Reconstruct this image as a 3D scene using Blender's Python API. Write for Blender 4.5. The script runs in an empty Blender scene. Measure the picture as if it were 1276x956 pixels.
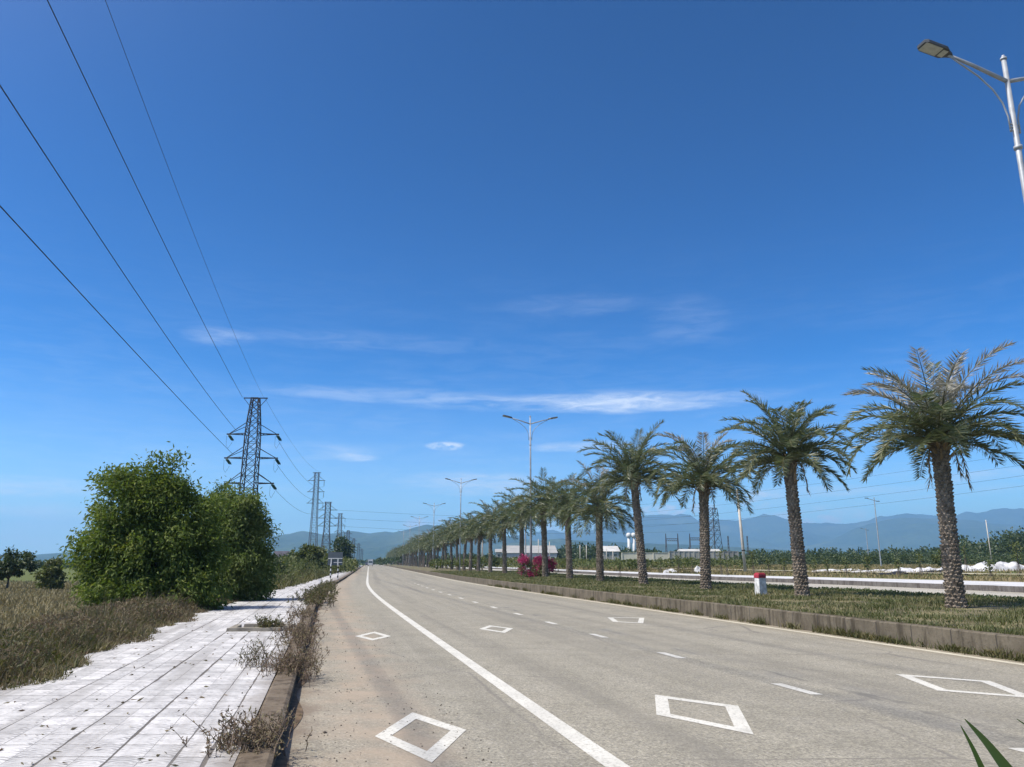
import bpy, math, random
import numpy as np
from mathutils import Vector, noise

random.seed(7)
rng = np.random.default_rng(11)
scene = bpy.context.scene
COL = scene.collection
R = math.radians

# ------------------------------------------------------------------ camera numbers
F, PW, PH, HORIZON, EYE = 958.0, 1276.0, 956.0, 701.0, 1.6
TH = math.atan((HORIZON - PH / 2) / F)
CT, ST = math.cos(TH), math.sin(TH)

def ray(x, y):
    a = (x - PW / 2) / F
    b = (PH / 2 - y) / F
    return np.array([a, CT - b * ST, ST + b * CT])

def on_z(x, y, z=0.0):
    d = ray(x, y)
    return d * ((z - EYE) / d[2]) + np.array([0, 0, EYE])

def at_y(x, y, Y):
    d = ray(x, y)
    return d * (Y / d[1]) + np.array([0, 0, EYE])

# ------------------------------------------------------------------ road geometry
def smooth(a, b, t):
    t = np.clip((np.asarray(t, float) - a) / (b - a), 0, 1)
    return t * t * (3 - 2 * t)

_ys = np.arange(-80, 16000, 1.0)
_sl = -0.235 + 0.0535 * smooth(18, 75, _ys)
_L = np.concatenate([[0], np.cumsum((_sl[1:] + _sl[:-1]) / 2)])
_L += 0.85 - np.interp(6.7, _ys, _L)

def L(Y):
    return np.interp(Y, _ys, _L)

def kerb_left(Y):
    return -2.75 + 0.45 * smooth(20, 80, Y)
def med_line(Y):
    return 8.85 - 0.95 * smooth(25, 78, Y)
def med_near(Y):
    return med_line(Y) + 0.42
def med_far(Y):
    return 20.5 - 0.6 * smooth(30, 90, Y)
def kerb2(Y):
    return 35.3 - 4.0 * smooth(45, 95, Y)
def pave2(Y):
    return kerb2(Y) + 9.5 - 3.0 * smooth(45, 95, Y)
MEDZ = 0.40

def terrain(off, Y):
    off = np.asarray(off, float)
    Y = np.asarray(Y, float)
    z = np.full(np.broadcast(off, Y).shape, -0.06)
    z = z + 0.14 * smooth(-5.0, -6.0, off) - 0.55 * smooth(-8.5, -14, off)
    e = pave2(Y)
    z = z + 0.39 * smooth(e - 0.9, e - 0.3, off) + 0.55 * smooth(e + 3, e + 26, off) + 0.2 * smooth(e + 30, e + 120, off)
    z = z - 0.35 * smooth(300, 700, Y)
    return z

def off_at_px(px, off, y_guess=700.0, z=0.4):
    # depth at which the column px meets the line `off` metres beside the edge line
    lo, hi = 5.0, 900.0
    k = None
    def fx(Y):
        zc = Y * CT + (z - EYE) * ST
        return PW / 2 + F * (L(Y) + off) / zc - px
    for _ in range(60):
        m = (lo + hi) / 2
        if fx(m) > 0: lo = m
        else: hi = m
    return (lo + hi) / 2

# ------------------------------------------------------------------ mesh helpers
def tag(o, label=None, cat=None, group=None, kind=None):
    if label: o['label'] = label
    if cat: o['category'] = cat
    if group: o['group'] = group
    if kind: o['kind'] = kind
    return o

def mesh_np(name, V, Fc, mats, parent=None, uv=None, midx=None, smooth_shade=False):
    V = np.asarray(V, np.float32)
    me = bpy.data.meshes.new(name)
    if isinstance(Fc, np.ndarray):
        nf, k = Fc.shape
        loops = Fc.astype(np.int32).ravel()
        starts = np.arange(nf, dtype=np.int32) * k
    else:
        lens = np.array([len(f) for f in Fc], np.int32)
        loops = np.array([i for f in Fc for i in f], np.int32)
        starts = np.concatenate([[0], np.cumsum(lens)[:-1]]).astype(np.int32)
        nf = len(Fc)
    me.vertices.add(len(V))
    me.vertices.foreach_set('co', V.ravel())
    me.loops.add(len(loops))
    me.loops.foreach_set('vertex_index', loops)
    me.polygons.add(nf)
    me.polygons.foreach_set('loop_start', starts)
    if not isinstance(mats, (list, tuple)): mats = [mats]
    for m in mats: me.materials.append(m)
    if midx is not None:
        me.polygons.foreach_set('material_index', np.asarray(midx, np.int32))
    if uv is not None:
        ul = me.uv_layers.new(name='UVMap')
        ul.data.foreach_set('uv', np.asarray(uv, np.float32)[loops].ravel())
    me.polygons.foreach_set('use_smooth', np.full(nf, smooth_shade, bool))
    me.update(calc_edges=True)
    me.validate()
    o = bpy.data.objects.new(name, me)
    COL.objects.link(o)
    if parent is not None: o.parent = parent
    return o

def empty(name, loc, label=None, cat=None, group=None, rz=0.0):
    o = bpy.data.objects.new(name, None)
    o.empty_display_size = 0.2
    COL.objects.link(o)
    o.location = loc
    o.rotation_euler = (0, 0, rz)
    return tag(o, label, cat, group)

KIDS = {}
def copy_tree(o, parent=None):
    c = o.copy()
    COL.objects.link(c)
    if parent is not None: c.parent = parent
    for ch in [x for x in bpy.data.objects if x.parent == o]:
        copy_tree(ch, c)
    return c

def copy_fast(root, kids):
    c = root.copy()
    COL.objects.link(c)
    for k in kids:
        d = k.copy()
        COL.objects.link(d)
        d.parent = c
    return c

class MB:
    def __init__(s):
        s.v, s.f, s.m = [], [], []
    def add(s, V, Fs, m=0):
        b = len(s.v)
        s.v += [tuple(map(float, p)) for p in V]
        s.f += [tuple(b + i for i in f) for f in Fs]
        s.m += [m] * len(Fs)
    def box(s, c, d, rz=0.0, m=0, taper=1.0):
        hx, hy, hz = d[0] / 2, d[1] / 2, d[2] / 2
        co, si = math.cos(rz), math.sin(rz)
        V = []
        for z in (-hz, hz):
            k = taper if z > 0 else 1.0
            for x, y in ((-hx, -hy), (hx, -hy), (hx, hy), (-hx, hy)):
                x *= k; y *= k
                V.append((c[0] + x * co - y * si, c[1] + x * si + y * co, c[2] + z))
        s.add(V, [(3, 2, 1, 0), (4, 5, 6, 7), (0, 1, 5, 4), (1, 2, 6, 5), (2, 3, 7, 6), (3, 0, 4, 7)], m)
    def bar(s, p, q, w, m=0, h=None):
        p, q = Vector(p), Vector(q)
        d = (q - p)
        if d.length < 1e-6: return
        d.normalize()
        up = Vector((0, 0, 1)) if abs(d.z) < 0.95 else Vector((1, 0, 0))
        a = d.cross(up).normalized() * (w / 2)
        b = d.cross(a).normalized() * ((h or w) / 2)
        V = [p - a - b, p + a - b, p + a + b, p - a + b, q - a - b, q + a - b, q + a + b, q - a + b]
        s.add(V, [(3, 2, 1, 0), (4, 5, 6, 7), (0, 1, 5, 4), (1, 2, 6, 5), (2, 3, 7, 6), (3, 0, 4, 7)], m)
    def tube(s, pts, rad, seg=8, m=0, cap=True):
        pts = [Vector(p) for p in pts]
        n = len(pts)
        if not hasattr(rad, '__len__'): rad = [rad] * n
        V = []
        prev = None
        for i, p in enumerate(pts):
            t = (pts[min(i + 1, n - 1)] - pts[max(i - 1, 0)]).normalized()
            if prev is None:
                ref = Vector((0, 0, 1)) if abs(t.z) < 0.9 else Vector((1, 0, 0))
                a = t.cross(ref).normalized()
            else:
                a = (prev - t * prev.dot(t)).normalized()
            prev = a
            b = t.cross(a)
            for k in range(seg):
                an = 2 * math.pi * k / seg
                V.append(p + (a * math.cos(an) + b * math.sin(an)) * rad[i])
        Fs = []
        for i in range(n - 1):
            for k in range(seg):
                k2 = (k + 1) % seg
                Fs.append((i * seg + k, i * seg + k2, (i + 1) * seg + k2, (i + 1) * seg + k))
        if cap:
            Fs.append(tuple(range(seg - 1, -1, -1)))
            Fs.append(tuple((n - 1) * seg + k for k in range(seg)))
        s.add(V, Fs, m)
    def prism(s, poly, z0, z1, m=0):
        n = len(poly)
        V = [(x, y, z0) for x, y in poly] + [(x, y, z1) for x, y in poly]
        s.add(V, [tuple(range(n - 1, -1, -1)), tuple(range(n, 2 * n))] +
              [(i, (i + 1) % n, n + (i + 1) % n, n + i) for i in range(n)], m)
    def build(s, name, mats, parent=None, sm=False):
        return mesh_np(name, s.v, s.f, mats, parent, None, s.m, sm)

def sheet(name, offs, Ys, mat, zf, parent=None, uv=True, sm=False):
    # a strip laid along the road: offs is a list of offset functions or numbers
    Ys = np.asarray(Ys, float)
    V, UV = [], []
    for o in offs:
        ov = o(Ys) if callable(o) else np.full(Ys.shape, float(o))
        z = zf(ov, Ys) if callable(zf) else np.full(Ys.shape, float(zf))
        V.append(np.stack([L(Ys) + ov, Ys, z], 1))
        UV.append(np.stack([ov, Ys], 1))
    n = len(Ys)
    V = np.concatenate(V); UV = np.concatenate(UV)
    Fs = []
    for j in range(len(offs) - 1):
        i = np.arange(n - 1)
        Fs.append(np.stack([j * n + i, (j + 1) * n + i, (j + 1) * n + i + 1, j * n + i + 1], 1))
    return mesh_np(name, V, np.concatenate(Fs), mat, parent, UV if uv else None, None, sm)

# ------------------------------------------------------------------ material helpers
class NT:
    def __init__(s, name):
        s.m = bpy.data.materials.new(name)
        s.m.use_nodes = True
        s.t = s.m.node_tree
        s.t.nodes.clear()
        s.out = s.t.nodes.new('ShaderNodeOutputMaterial')
    def n(s, typ, **kw):
        nd = s.t.nodes.new('ShaderNode' + typ)
        for k, v in kw.items():
            if k.startswith('_'):
                setattr(nd, k[1:], v)
        for k, v in kw.items():
            if k.startswith('_'): continue
            key = k.replace('__', ' ')
            key = int(key[1:]) if key[0] == 'i' and key[1:].isdigit() else key
            s.set(nd.inputs[key], v)
        return nd
    def set(s, inp, v):
        if isinstance(v, bpy.types.NodeSocket): s.t.links.new(v, inp)
        elif isinstance(v, bpy.types.Node): s.t.links.new(v.outputs[0], inp)
        else:
            if inp.type == 'RGBA' and len(v) == 3: v = (*v, 1)
            inp.default_value = v
    def math(s, op, a, b=0.0, c=None, clamp=False):
        nd = s.n('Math', _operation=op, _use_clamp=clamp)
        s.set(nd.inputs[0], a); s.set(nd.inputs[1], b)
        if c is not None: s.set(nd.inputs[2], c)
        return nd.outputs[0]
    def mix(s, fac, a, b, mode='MIX'):
        nd = s.n('MixRGB', _blend_type=mode)
        s.set(nd.inputs[0], fac); s.set(nd.inputs[1], a); s.set(nd.inputs[2], b)
        return nd.outputs[0]
    def ramp(s, fac, stops, mode='LINEAR'):
        nd = s.n('ValToRGB')
        cr = nd.color_ramp
        cr.interpolation = mode
        while len(cr.elements) < len(stops): cr.elements.new(0.5)
        for e, (p, c) in zip(cr.elements, stops):
            e.position = p
            e.color = (*c, 1) if hasattr(c, '__len__') else (c, c, c, 1)
        s.set(nd.inputs[0], fac)
        return nd.outputs[0]
    def noise(s, vec, scale, detail=4, rough=0.55, dist=0.0):
        nd = s.n('TexNoise', Vector=vec, Scale=scale, Detail=detail, Roughness=rough, Distortion=dist)
        return nd.outputs['Fac']
    def maprange(s, v, a, b, c=0.0, d=1.0, smooth=True):
        nd = s.n('MapRange', _interpolation_type='SMOOTHSTEP' if smooth else 'LINEAR')
        s.set(nd.inputs['Value'], v)
        for k, x in (('From Min', a), ('From Max', b), ('To Min', c), ('To Max', d)):
            s.set(nd.inputs[k], x)
        return nd.outputs[0]
    def surf(s, col, rough=0.9, bump=None, bstr=0.3, bdist=0.02, metal=0.0, spec=0.3, alpha=None):
        p = s.n('BsdfPrincipled')
        s.set(p.inputs['Base Color'], col); s.set(p.inputs['Roughness'], rough)
        s.set(p.inputs['Metallic'], metal); s.set(p.inputs['Specular IOR Level'], spec)
        if bump is not None:
            b = s.n('Bump', Strength=bstr, Distance=bdist, Height=bump)
            s.set(p.inputs['Normal'], b.outputs[0])
        s.t.links.new(p.outputs[0], s.out.inputs['Surface'])
        return s.m

def simple(name, col, rough=0.7, var=0.12, scale=6.0, metal=0.0, spec=0.3, bump=0.0):
    t = NT(name)
    pos = t.n('TexCoord').outputs['Object']
    nz = t.noise(pos, scale, 5)
    c = t.mix(t.maprange(nz, 0.3, 0.7), tuple(x * (1 - var) for x in col), tuple(min(1, x * (1 + var)) for x in col))
    return t.surf(c, rough, nz if bump else None, bump, 0.02, metal, spec)

def leafmat(name, cols, trans=0.3, rough=0.55, scale=1.5, spec=0.35, tint=(1.25, 1.35, 0.6)):
    # per-leaf variation plus larger clumps of colour
    t = NT(name)
    geo = t.n('NewGeometry')
    rnd = geo.outputs['Random Per Island']
    pos = t.n('TexCoord').outputs['Object']
    nz = t.noise(pos, scale, 3)
    k = t.math('ADD', t.math('MULTIPLY', rnd, 0.6), t.math('MULTIPLY', t.maprange(nz, 0.3, 0.7), 0.4))
    n = len(cols)
    c = t.ramp(k, [(i / max(1, n - 1), cc) for i, cc in enumerate(cols)])
    p = t.n('BsdfPrincipled', Roughness=rough)
    t.set(p.inputs['Base Color'], c)
    t.set(p.inputs['Specular IOR Level'], spec)
    if trans > 0:
        tr = t.n('BsdfTranslucent', Color=t.mix(1.0, c, tint, 'MULTIPLY'))
        mx = t.n('MixShader', i0=trans, i1=p.outputs[0], i2=tr.outputs[0])
        t.t.links.new(mx.outputs[0], t.out.inputs['Surface'])
    else:
        t.t.links.new(p.outputs[0], t.out.inputs['Surface'])
    return t.m

# ------------------------------------------------------------------ materials
def road_material(name, dirt=True, base=((0.234, 0.218, 0.174), (0.304, 0.284, 0.232))):
    t = NT(name)
    uv = t.n('TexCoord').outputs['UV']
    sep = t.n('SeparateXYZ', Vector=uv)
    u, v = sep.outputs[0], sep.outputs[1]
    fine = t.noise(uv, 95.0, 3, 0.7)
    vor = t.n('TexVoronoi', Vector=uv, Scale=70.0)
    mid = t.noise(uv, 1.3, 5, 0.6)
    big = t.noise(uv, 0.16, 4, 0.6)
    # streaks worn along the lanes by the wheels
    st = t.n('Mapping', Vector=uv)
    st.inputs['Scale'].default_value = (1.6, 0.035, 1)
    streak = t.noise(st.outputs[0], 1.0, 4, 0.6)
    f2 = t.noise(uv, 34.0, 4, 0.75); f3 = t.noise(uv, 11.0, 5, 0.7)
    c = t.mix(t.maprange(mid, 0.2, 0.8), *base)
    c = t.mix(t.maprange(f2, 0.32, 0.68, 0.0, 1.0), t.mix(1.0, c, (0.52, 0.52, 0.53), 'MULTIPLY'), t.mix(1.0, c, (1.40, 1.40, 1.38), 'MULTIPLY'))
    c = t.mix(t.maprange(f3, 0.3, 0.7, 0.0, 1.0), t.mix(1.0, c, (0.78, 0.78, 0.79), 'MULTIPLY'), t.mix(1.0, c, (1.17, 1.17, 1.16), 'MULTIPLY'))
    c = t.mix(t.math('MULTIPLY', t.maprange(streak, 0.42, 0.7), 0.4), c, (0.16, 0.15, 0.125))
    c = t.mix(t.math('MULTIPLY', t.maprange(big, 0.5, 0.75), 0.45), c, (0.285, 0.26, 0.205))
    c = t.mix(t.math('MULTIPLY', t.maprange(fine, 0.25, 0.75, smooth=False), 1.0), t.mix(1.0, c, (0.62, 0.62, 0.64), 'MULTIPLY'), t.mix(1.0, c, (1.28, 1.27, 1.24), 'MULTIPLY'))
    c = t.mix(t.math('MULTIPLY', t.maprange(vor.outputs['Color'], 0.78, 0.95), 0.5), c, (0.42, 0.40, 0.37))
    # tyre tracks darker and polished, two to a lane
    for tx in (0.95, 2.75, 4.75, 6.55):
        dd = t.math('ABSOLUTE', t.math('SUBTRACT', t.math('ADD', u, t.math('MULTIPLY', t.math('SUBTRACT', big, 0.5), 0.8)), tx))
        c = t.mix(t.math('MULTIPLY', t.maprange(dd, 0.08, 0.5, 0.42, 0.0), t.maprange(streak, 0.3, 0.65)), c, (0.15, 0.14, 0.118))
    sp = t.noise(uv, 3.4, 2, 0.5)
    c = t.mix(t.maprange(sp, 0.70, 0.76, 0.0, 0.4), c, (0.12, 0.112, 0.095))
    # dark oily seam and hairline cracks
    wv = t.n('Mapping', Vector=uv)
    wv.inputs['Scale'].default_value = (1, 0.3, 1)
    wob = t.math('MULTIPLY', t.math('SUBTRACT', t.noise(wv.outputs[0], 0.6, 5, 0.6), 0.5), 1.6)
    d = t.math('ABSOLUTE', t.math('SUBTRACT', t.math('ADD', u, wob), 4.25))
    crack = t.maprange(d, 0.012, 0.05, 1.0, 0.0)
    crack2 = t.maprange(d, 0.05, 0.5, 0.45, 0.0)
    brk = t.maprange(t.noise(uv, 0.45, 3), 0.45, 0.6)
    c = t.mix(t.math('MULTIPLY', crack, t.math('MULTIPLY', brk, 0.8)), c, (0.08, 0.075, 0.065))
    c = t.mix(t.math('MULTIPLY', crack2, brk), c, (0.17, 0.165, 0.15))
    vc = t.n('TexVoronoi', _feature='DISTANCE_TO_EDGE', Vector=t.mix(0.12, uv, t.n('TexNoise', Vector=uv, Scale=1.2, Detail=4).outputs['Color']), Scale=0.28)
    c = t.mix(t.math('MULTIPLY', t.maprange(vc.outputs[0], 0.0, 0.010, 0.6, 0.0), t.maprange(big, 0.4, 0.6)), c, (0.12, 0.11, 0.1))
    rough = 0.9
    if dirt:
        # sandy dirt washed against the left kerb
        edge = t.math('ADD', u, t.math('MULTIPLY', t.math('SUBTRACT', t.noise(uv, 0.9, 6, 0.65), 0.5), 1.5))
        dm = t.math('MULTIPLY', t.maprange(edge, -1.9, -0.9, 1.0, 0.0), t.maprange(edge, -2.6, -1.8, 0.35, 1.0))
        sand = t.mix(t.noise(uv, 2.2, 6, 0.65), (0.27, 0.215, 0.155), (0.40, 0.33, 0.25))
        sand = t.mix(t.math('MULTIPLY', t.maprange(fine, 0.3, 0.7), 0.5), sand, (0.24, 0.185, 0.14))
        patch = t.maprange(t.noise(uv, 1.1, 5, 0.6), 0.35, 0.62)
        c = t.mix(t.math('MULTIPLY', dm, t.math('ADD', 0.2, t.math('MULTIPLY', patch, 0.65))), c, sand)
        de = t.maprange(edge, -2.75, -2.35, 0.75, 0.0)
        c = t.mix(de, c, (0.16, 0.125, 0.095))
        rust = t.maprange(t.math('ADD', u, t.math('MULTIPLY', t.noise(uv, 0.8, 4), 0.5)), 8.55, 9.25, 0.0, 0.6)
        c = t.mix(rust, c, (0.2, 0.165, 0.115))
    h = t.math('ADD', fine, t.math('MULTIPLY', vor.outputs['Distance'], 0.8))
    return t.surf(c, rough, h, 0.35, 0.006, spec=0.25)

def paint_material(name, col=(0.56, 0.545, 0.49)):
    t = NT(name)
    pos = t.n('TexCoord').outputs['Object']
    w = t.noise(pos, 26, 6, 0.7)
    big = t.noise(pos, 1.7, 4)
    c = t.mix(t.maprange(big, 0.35, 0.7), col, tuple(x * 0.86 for x in col))
    c = t.mix(t.math('MAXIMUM', t.maprange(w, 0.5, 0.66, 0.0, 0.75), t.maprange(t.noise(pos, 5.0, 6, 0.7), 0.56, 0.7, 0.0, 0.55)), c, (0.21, 0.195, 0.155))
    return t.surf(c, 0.75, w, 0.25, 0.004)

def tile_material(name):
    t = NT(name)
    uv = t.n('TexCoord').outputs['UV']
    sep = t.n('SeparateXYZ', Vector=uv)
    SU, SV = 0.25, 0.40
    wob = t.math('MULTIPLY', t.math('SUBTRACT', t.noise(uv, 1.3, 3), 0.5), 0.035)
    u = t.math('DIVIDE', t.math('ADD', sep.outputs[0], wob), SU)
    v = t.math('DIVIDE', t.math('ADD', sep.outputs[1], wob), SV)
    fu, fv = t.math('FRACT', t.math('ADD', u, 40)), t.math('FRACT', t.math('ADD', v, 40))
    du = t.math('MINIMUM', fu, t.math('SUBTRACT', 1.0, fu))
    dv = t.math('MINIMUM', fv, t.math('SUBTRACT', 1.0, fv))
    openj = t.noise(uv, 0.55, 4, 0.6)
    # some long joints have opened and hold earth; they run with the walk
    wid = t.maprange(openj, 0.38, 0.66, 0.02, 0.085)
    jr = t.n('TexWhiteNoise', _noise_dimensions='1D', W=t.math('FLOOR', t.math('ADD', u, 0.5))).outputs[0]
    wid = t.math('MULTIPLY', wid, t.maprange(jr, 0.0, 1.0, 0.35, 1.45, False))
    ju = t.math('SUBTRACT', 1.0, t.maprange(t.math('DIVIDE', du, wid), 0.55, 1.0))
    ju = t.math('MULTIPLY', ju, t.maprange(jr, 0.0, 0.6, 0.45, 1.0))
    jv = t.maprange(dv, 0.012, 0.03, 1.0, 0.0)
    # pressed fan pattern
    a = t.math('SUBTRACT', fu, 0.5)
    b = t.math('FRACT', t.math('MULTIPLY', fv, 2))
    r = t.math('SQRT', t.math('ADD', t.math('MULTIPLY', a, a), t.math('MULTIPLY', b, b)))
    ring = t.math('SINE', t.math('MULTIPLY', r, 25.0))
    pat = t.maprange(ring, -0.2, 0.75)
    cell = t.n('TexWhiteNoise', _noise_dimensions='2D',
               Vector=t.n('CombineXYZ', X=t.math('FLOOR', u), Y=t.math('FLOOR', v)).outputs[0]).outputs[0]
    c = t.mix(cell, (0.44, 0.435, 0.43), (0.62, 0.61, 0.60))
    c = t.mix(t.maprange(t.noise(uv, 0.7, 6, 0.65), 0.4, 0.72, 0, 0.6), c, (0.36, 0.35, 0.345))
    c = t.mix(t.math('MULTIPLY', t.math('SUBTRACT', 1.0, pat), t.maprange(t.noise(uv, 5.0, 4, 0.7), 0.38, 0.66, 0.1, 1.0)), c, t.mix(1.0, c, (0.5, 0.5, 0.51), 'MULTIPLY'))
    st = t.n('Mapping', Vector=uv)
    st.inputs['Scale'].default_value = (1.6, 0.09, 1)
    grime = t.maprange(t.noise(st.outputs[0], 1.5, 5, 0.6), 0.46, 0.66, 0, 0.65)
    c = t.mix(grime, c, (0.27, 0.26, 0.25))
    c = t.mix(t.math('MULTIPLY', ju, 0.92), c, (0.085, 0.075, 0.065))
    c = t.mix(t.math('MULTIPLY', jv, t.maprange(t.noise(uv, 1.0, 3), 0.4, 0.6, 0.12, 0.75)), c, (0.11, 0.10, 0.09))
    edge = t.math('ADD', sep.outputs[0], t.math('MULTIPLY', t.noise(uv, 1.7, 5), 0.9))
    c = t.mix(t.maprange(edge, -3.0, -2.35, 0.0, 0.7), c, (0.19, 0.165, 0.14))
    h = t.math('SUBTRACT', t.math('MULTIPLY', pat, 0.18), t.math('ADD', ju, jv))
    return t.surf(c, 0.9, h, 0.6, 0.012, spec=0.2)

def concrete_material(name, a, b, stain, joint=1.0, jcol=(0.05, 0.045, 0.04)):
    t = NT(name)
    tc = t.n('TexCoord')
    uv = tc.outputs['UV']; ob = tc.outputs['Object']
    sep = t.n('SeparateXYZ', Vector=uv)
    n1 = t.noise(ob, 1.6, 6, 0.65); n2 = t.noise(ob, 14, 5, 0.7)
    mp = t.n('Mapping', Vector=ob)
    mp.inputs['Scale'].default_value = (2.4, 2.4, 0.35)
    run = t.noise(mp.outputs[0], 2.2, 5, 0.65)
    c = t.mix(t.maprange(n1, 0.3, 0.7), a, b)
    c = t.mix(t.maprange(run, 0.48, 0.66, 0, 0.8), c, stain)
    c = t.mix(t.maprange(n2, 0.5, 0.75, 0, 0.5), c, stain)
    fv = t.math('FRACT', t.math('ADD', t.math('DIVIDE', sep.outputs[1], joint), 50))
    j = t.maprange(t.math('ABSOLUTE', t.math('SUBTRACT', fv, 0.5)), 0.484, 0.492)
    c = t.mix(t.math('MULTIPLY', j, 0.85), c, jcol)
    return t.surf(c, 0.92, t.math('SUBTRACT', n2, j), 0.6, 0.02, spec=0.2)

def ground_material(name):
    t = NT(name)
    pos = t.n('NewGeometry').outputs['Position']
    sep = t.n('SeparateXYZ', Vector=pos)
    uv = t.n('TexCoord').outputs['UV']
    su = t.n('SeparateXYZ', Vector=uv)
    fine = t.noise(pos, 9, 6, 0.7); mid = t.noise(pos, 0.35, 6, 0.6); big = t.noise(pos, 0.03, 5, 0.6)
    dry = t.mix(fine, (0.11, 0.09, 0.048), (0.21, 0.175, 0.10))
    grn = t.mix(fine, (0.05, 0.07, 0.02), (0.14, 0.155, 0.055))
    k = t.math('ADD', t.math('MULTIPLY', mid, 0.5), t.math('MULTIPLY', big, 0.6))
    # farther fields on the left are green, the right bank is a mix
    ln = t.math('ADD', sep.outputs[1], t.math('MULTIPLY', t.math('SUBTRACT', big, 0.5), 30))
    lfar = t.math('MULTIPLY', t.maprange(ln, 70, 82), t.maprange(su.outputs[0], -12, -4, 1.0, 0.0))
    rmix = t.maprange(k, 0.44, 0.62)
    far = t.maprange(t.n('VectorMath', _operation='LENGTH', Vector=pos).outputs['Value'], 160, 420)
    g = t.math('MAXIMUM', t.math('MAXIMUM', lfar, t.math('MULTIPLY', rmix, t.maprange(su.outputs[0], 15, 30))), far)
    c = t.mix(g, dry, grn)
    return t.surf(c, 0.95, fine, 0.7, 0.06, spec=0.1)

M = {}
M['road'] = road_material('road_asphalt')
M['road2'] = road_material('far_road_asphalt', False, ((0.36, 0.34, 0.29), (0.44, 0.415, 0.36)))
M['paint'] = paint_material('road_paint')
M['paint_edge'] = paint_material('edge_paint', (0.52, 0.485, 0.38))
M['tile'] = tile_material('pressed_paving')
M['kerb'] = concrete_material('kerb_concrete', (0.11, 0.085, 0.06), (0.165, 0.135, 0.10), (0.05, 0.036, 0.024), 1.0)  # stain browned towards black to put the road face's shade into the colour
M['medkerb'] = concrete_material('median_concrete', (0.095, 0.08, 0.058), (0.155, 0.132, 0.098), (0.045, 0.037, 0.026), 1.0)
M['kerb2'] = concrete_material('far_kerb_concrete', (0.10, 0.09, 0.085), (0.15, 0.14, 0.13), (0.06, 0.05, 0.045), 1.0)
M['white_pave'] = simple('pale_paving', (0.47, 0.47, 0.475), 0.9, 0.12, 0.5)
M['ground'] = ground_material('field_earth')
M['lawn'] = simple('lawn_earth', (0.12, 0.105, 0.055), 0.95, 0.5, 1.4)
M['slab'] = simple('slab_concrete', (0.20, 0.18, 0.145), 0.9, 0.3, 5, bump=0.4)
M['grass'] = leafmat('lawn_blades', [(0.055, 0.066, 0.022), (0.09, 0.104, 0.037), (0.14, 0.138, 0.06), (0.26, 0.21, 0.12)], 0.3, 0.6, 0.5)
M['drygrass'] = leafmat('dry_blades', [(0.075, 0.062, 0.036), (0.135, 0.112, 0.065), (0.20, 0.168, 0.10), (0.28, 0.24, 0.15)], 0.25, 0.7, 0.5, tint=(1.1, 1.05, 0.8))
M['fieldgrass'] = leafmat('field_blades', [(0.14, 0.12, 0.06), (0.205, 0.178, 0.092), (0.26, 0.225, 0.13), (0.15, 0.15, 0.06)], 0.25, 0.7, 0.2, tint=(1.1, 1.05, 0.8))
M['weed'] = leafmat('weed_leaves', [(0.042, 0.048, 0.018), (0.075, 0.08, 0.028), (0.115, 0.105, 0.045), (0.19, 0.155, 0.08)], 0.3, 0.6, 1.2)
M['bank'] = leafmat('bank_blades', [(0.085, 0.085, 0.03), (0.165, 0.14, 0.06), (0.24, 0.19, 0.10), (0.29, 0.235, 0.13)], 0.25, 0.7, 0.08)
M['twig'] = leafmat('dry_twigs', [(0.075, 0.05, 0.037), (0.14, 0.098, 0.07), (0.22, 0.165, 0.115)], 0.1, 0.8, 2, tint=(1, 1, 1))
M['twigleaf'] = leafmat('dry_leaflets', [(0.10, 0.068, 0.045), (0.17, 0.12, 0.078), (0.14, 0.125, 0.06), (0.26, 0.20, 0.125)], 0.25, 0.7, 2, tint=(1.1, 1, .8))
M['leaf'] = leafmat('tree_leaves', [(0.038, 0.062, 0.016), (0.085, 0.125, 0.028), (0.14, 0.185, 0.042), (0.24, 0.25, 0.06)], 0.36, 0.6, 0.9, 0.2)
M['leaf2'] = leafmat('tree_leaves_light', [(0.055, 0.08, 0.025), (0.105, 0.145, 0.042), (0.145, 0.185, 0.06), (0.26, 0.28, 0.10)], 0.36, 0.6, 0.9, 0.2)
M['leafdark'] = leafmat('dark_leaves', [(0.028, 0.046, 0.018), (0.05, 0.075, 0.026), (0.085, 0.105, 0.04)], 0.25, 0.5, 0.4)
M['shrub'] = leafmat('shrub_leaves', [(0.045, 0.06, 0.02), (0.08, 0.1, 0.03), (0.12, 0.135, 0.045), (0.18, 0.165, 0.07)], 0.3, 0.55, 0.25)
M['palm'] = leafmat('palm_leaflets', [(0.05, 0.068, 0.034), (0.085, 0.108, 0.055), (0.13, 0.148, 0.08), (0.21, 0.20, 0.125)], 0.28, 0.4, 0.7, 0.55)
M['palmpale'] = leafmat('bleached_leaflets', [(0.15, 0.16, 0.12), (0.27, 0.26, 0.22), (0.40, 0.37, 0.33)], 0.25, 0.45, 0.8, 0.55, tint=(1.1, 1.05, .9))
M['palmdry'] = leafmat('dry_fronds', [(0.13, 0.09, 0.05), (0.25, 0.185, 0.11), (0.38, 0.30, 0.20)], 0.25, 0.6, 1.0, tint=(1.1, 1, .8))
M['rachis'] = simple('frond_stalk', (0.10, 0.10, 0.05), 0.6, 0.3, 3)
M['bark'] = leafmat('palm_bark', [(0.10, 0.082, 0.066), (0.155, 0.128, 0.10), (0.21, 0.175, 0.14), (0.275, 0.235, 0.19)], 0.0, 0.9, 2.2, 0.15)
M['treebark'] = simple('tree_bark', (0.11, 0.085, 0.065), 0.95, 0.35, 9, bump=0.5)
M['flower'] = leafmat('magenta_bracts', [(0.13, 0.01, 0.045), (0.30, 0.018, 0.10), (0.42, 0.04, 0.15), (0.50, 0.10, 0.19)], 0.3, 0.6, 2, tint=(1.2, .7, .9))
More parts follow.
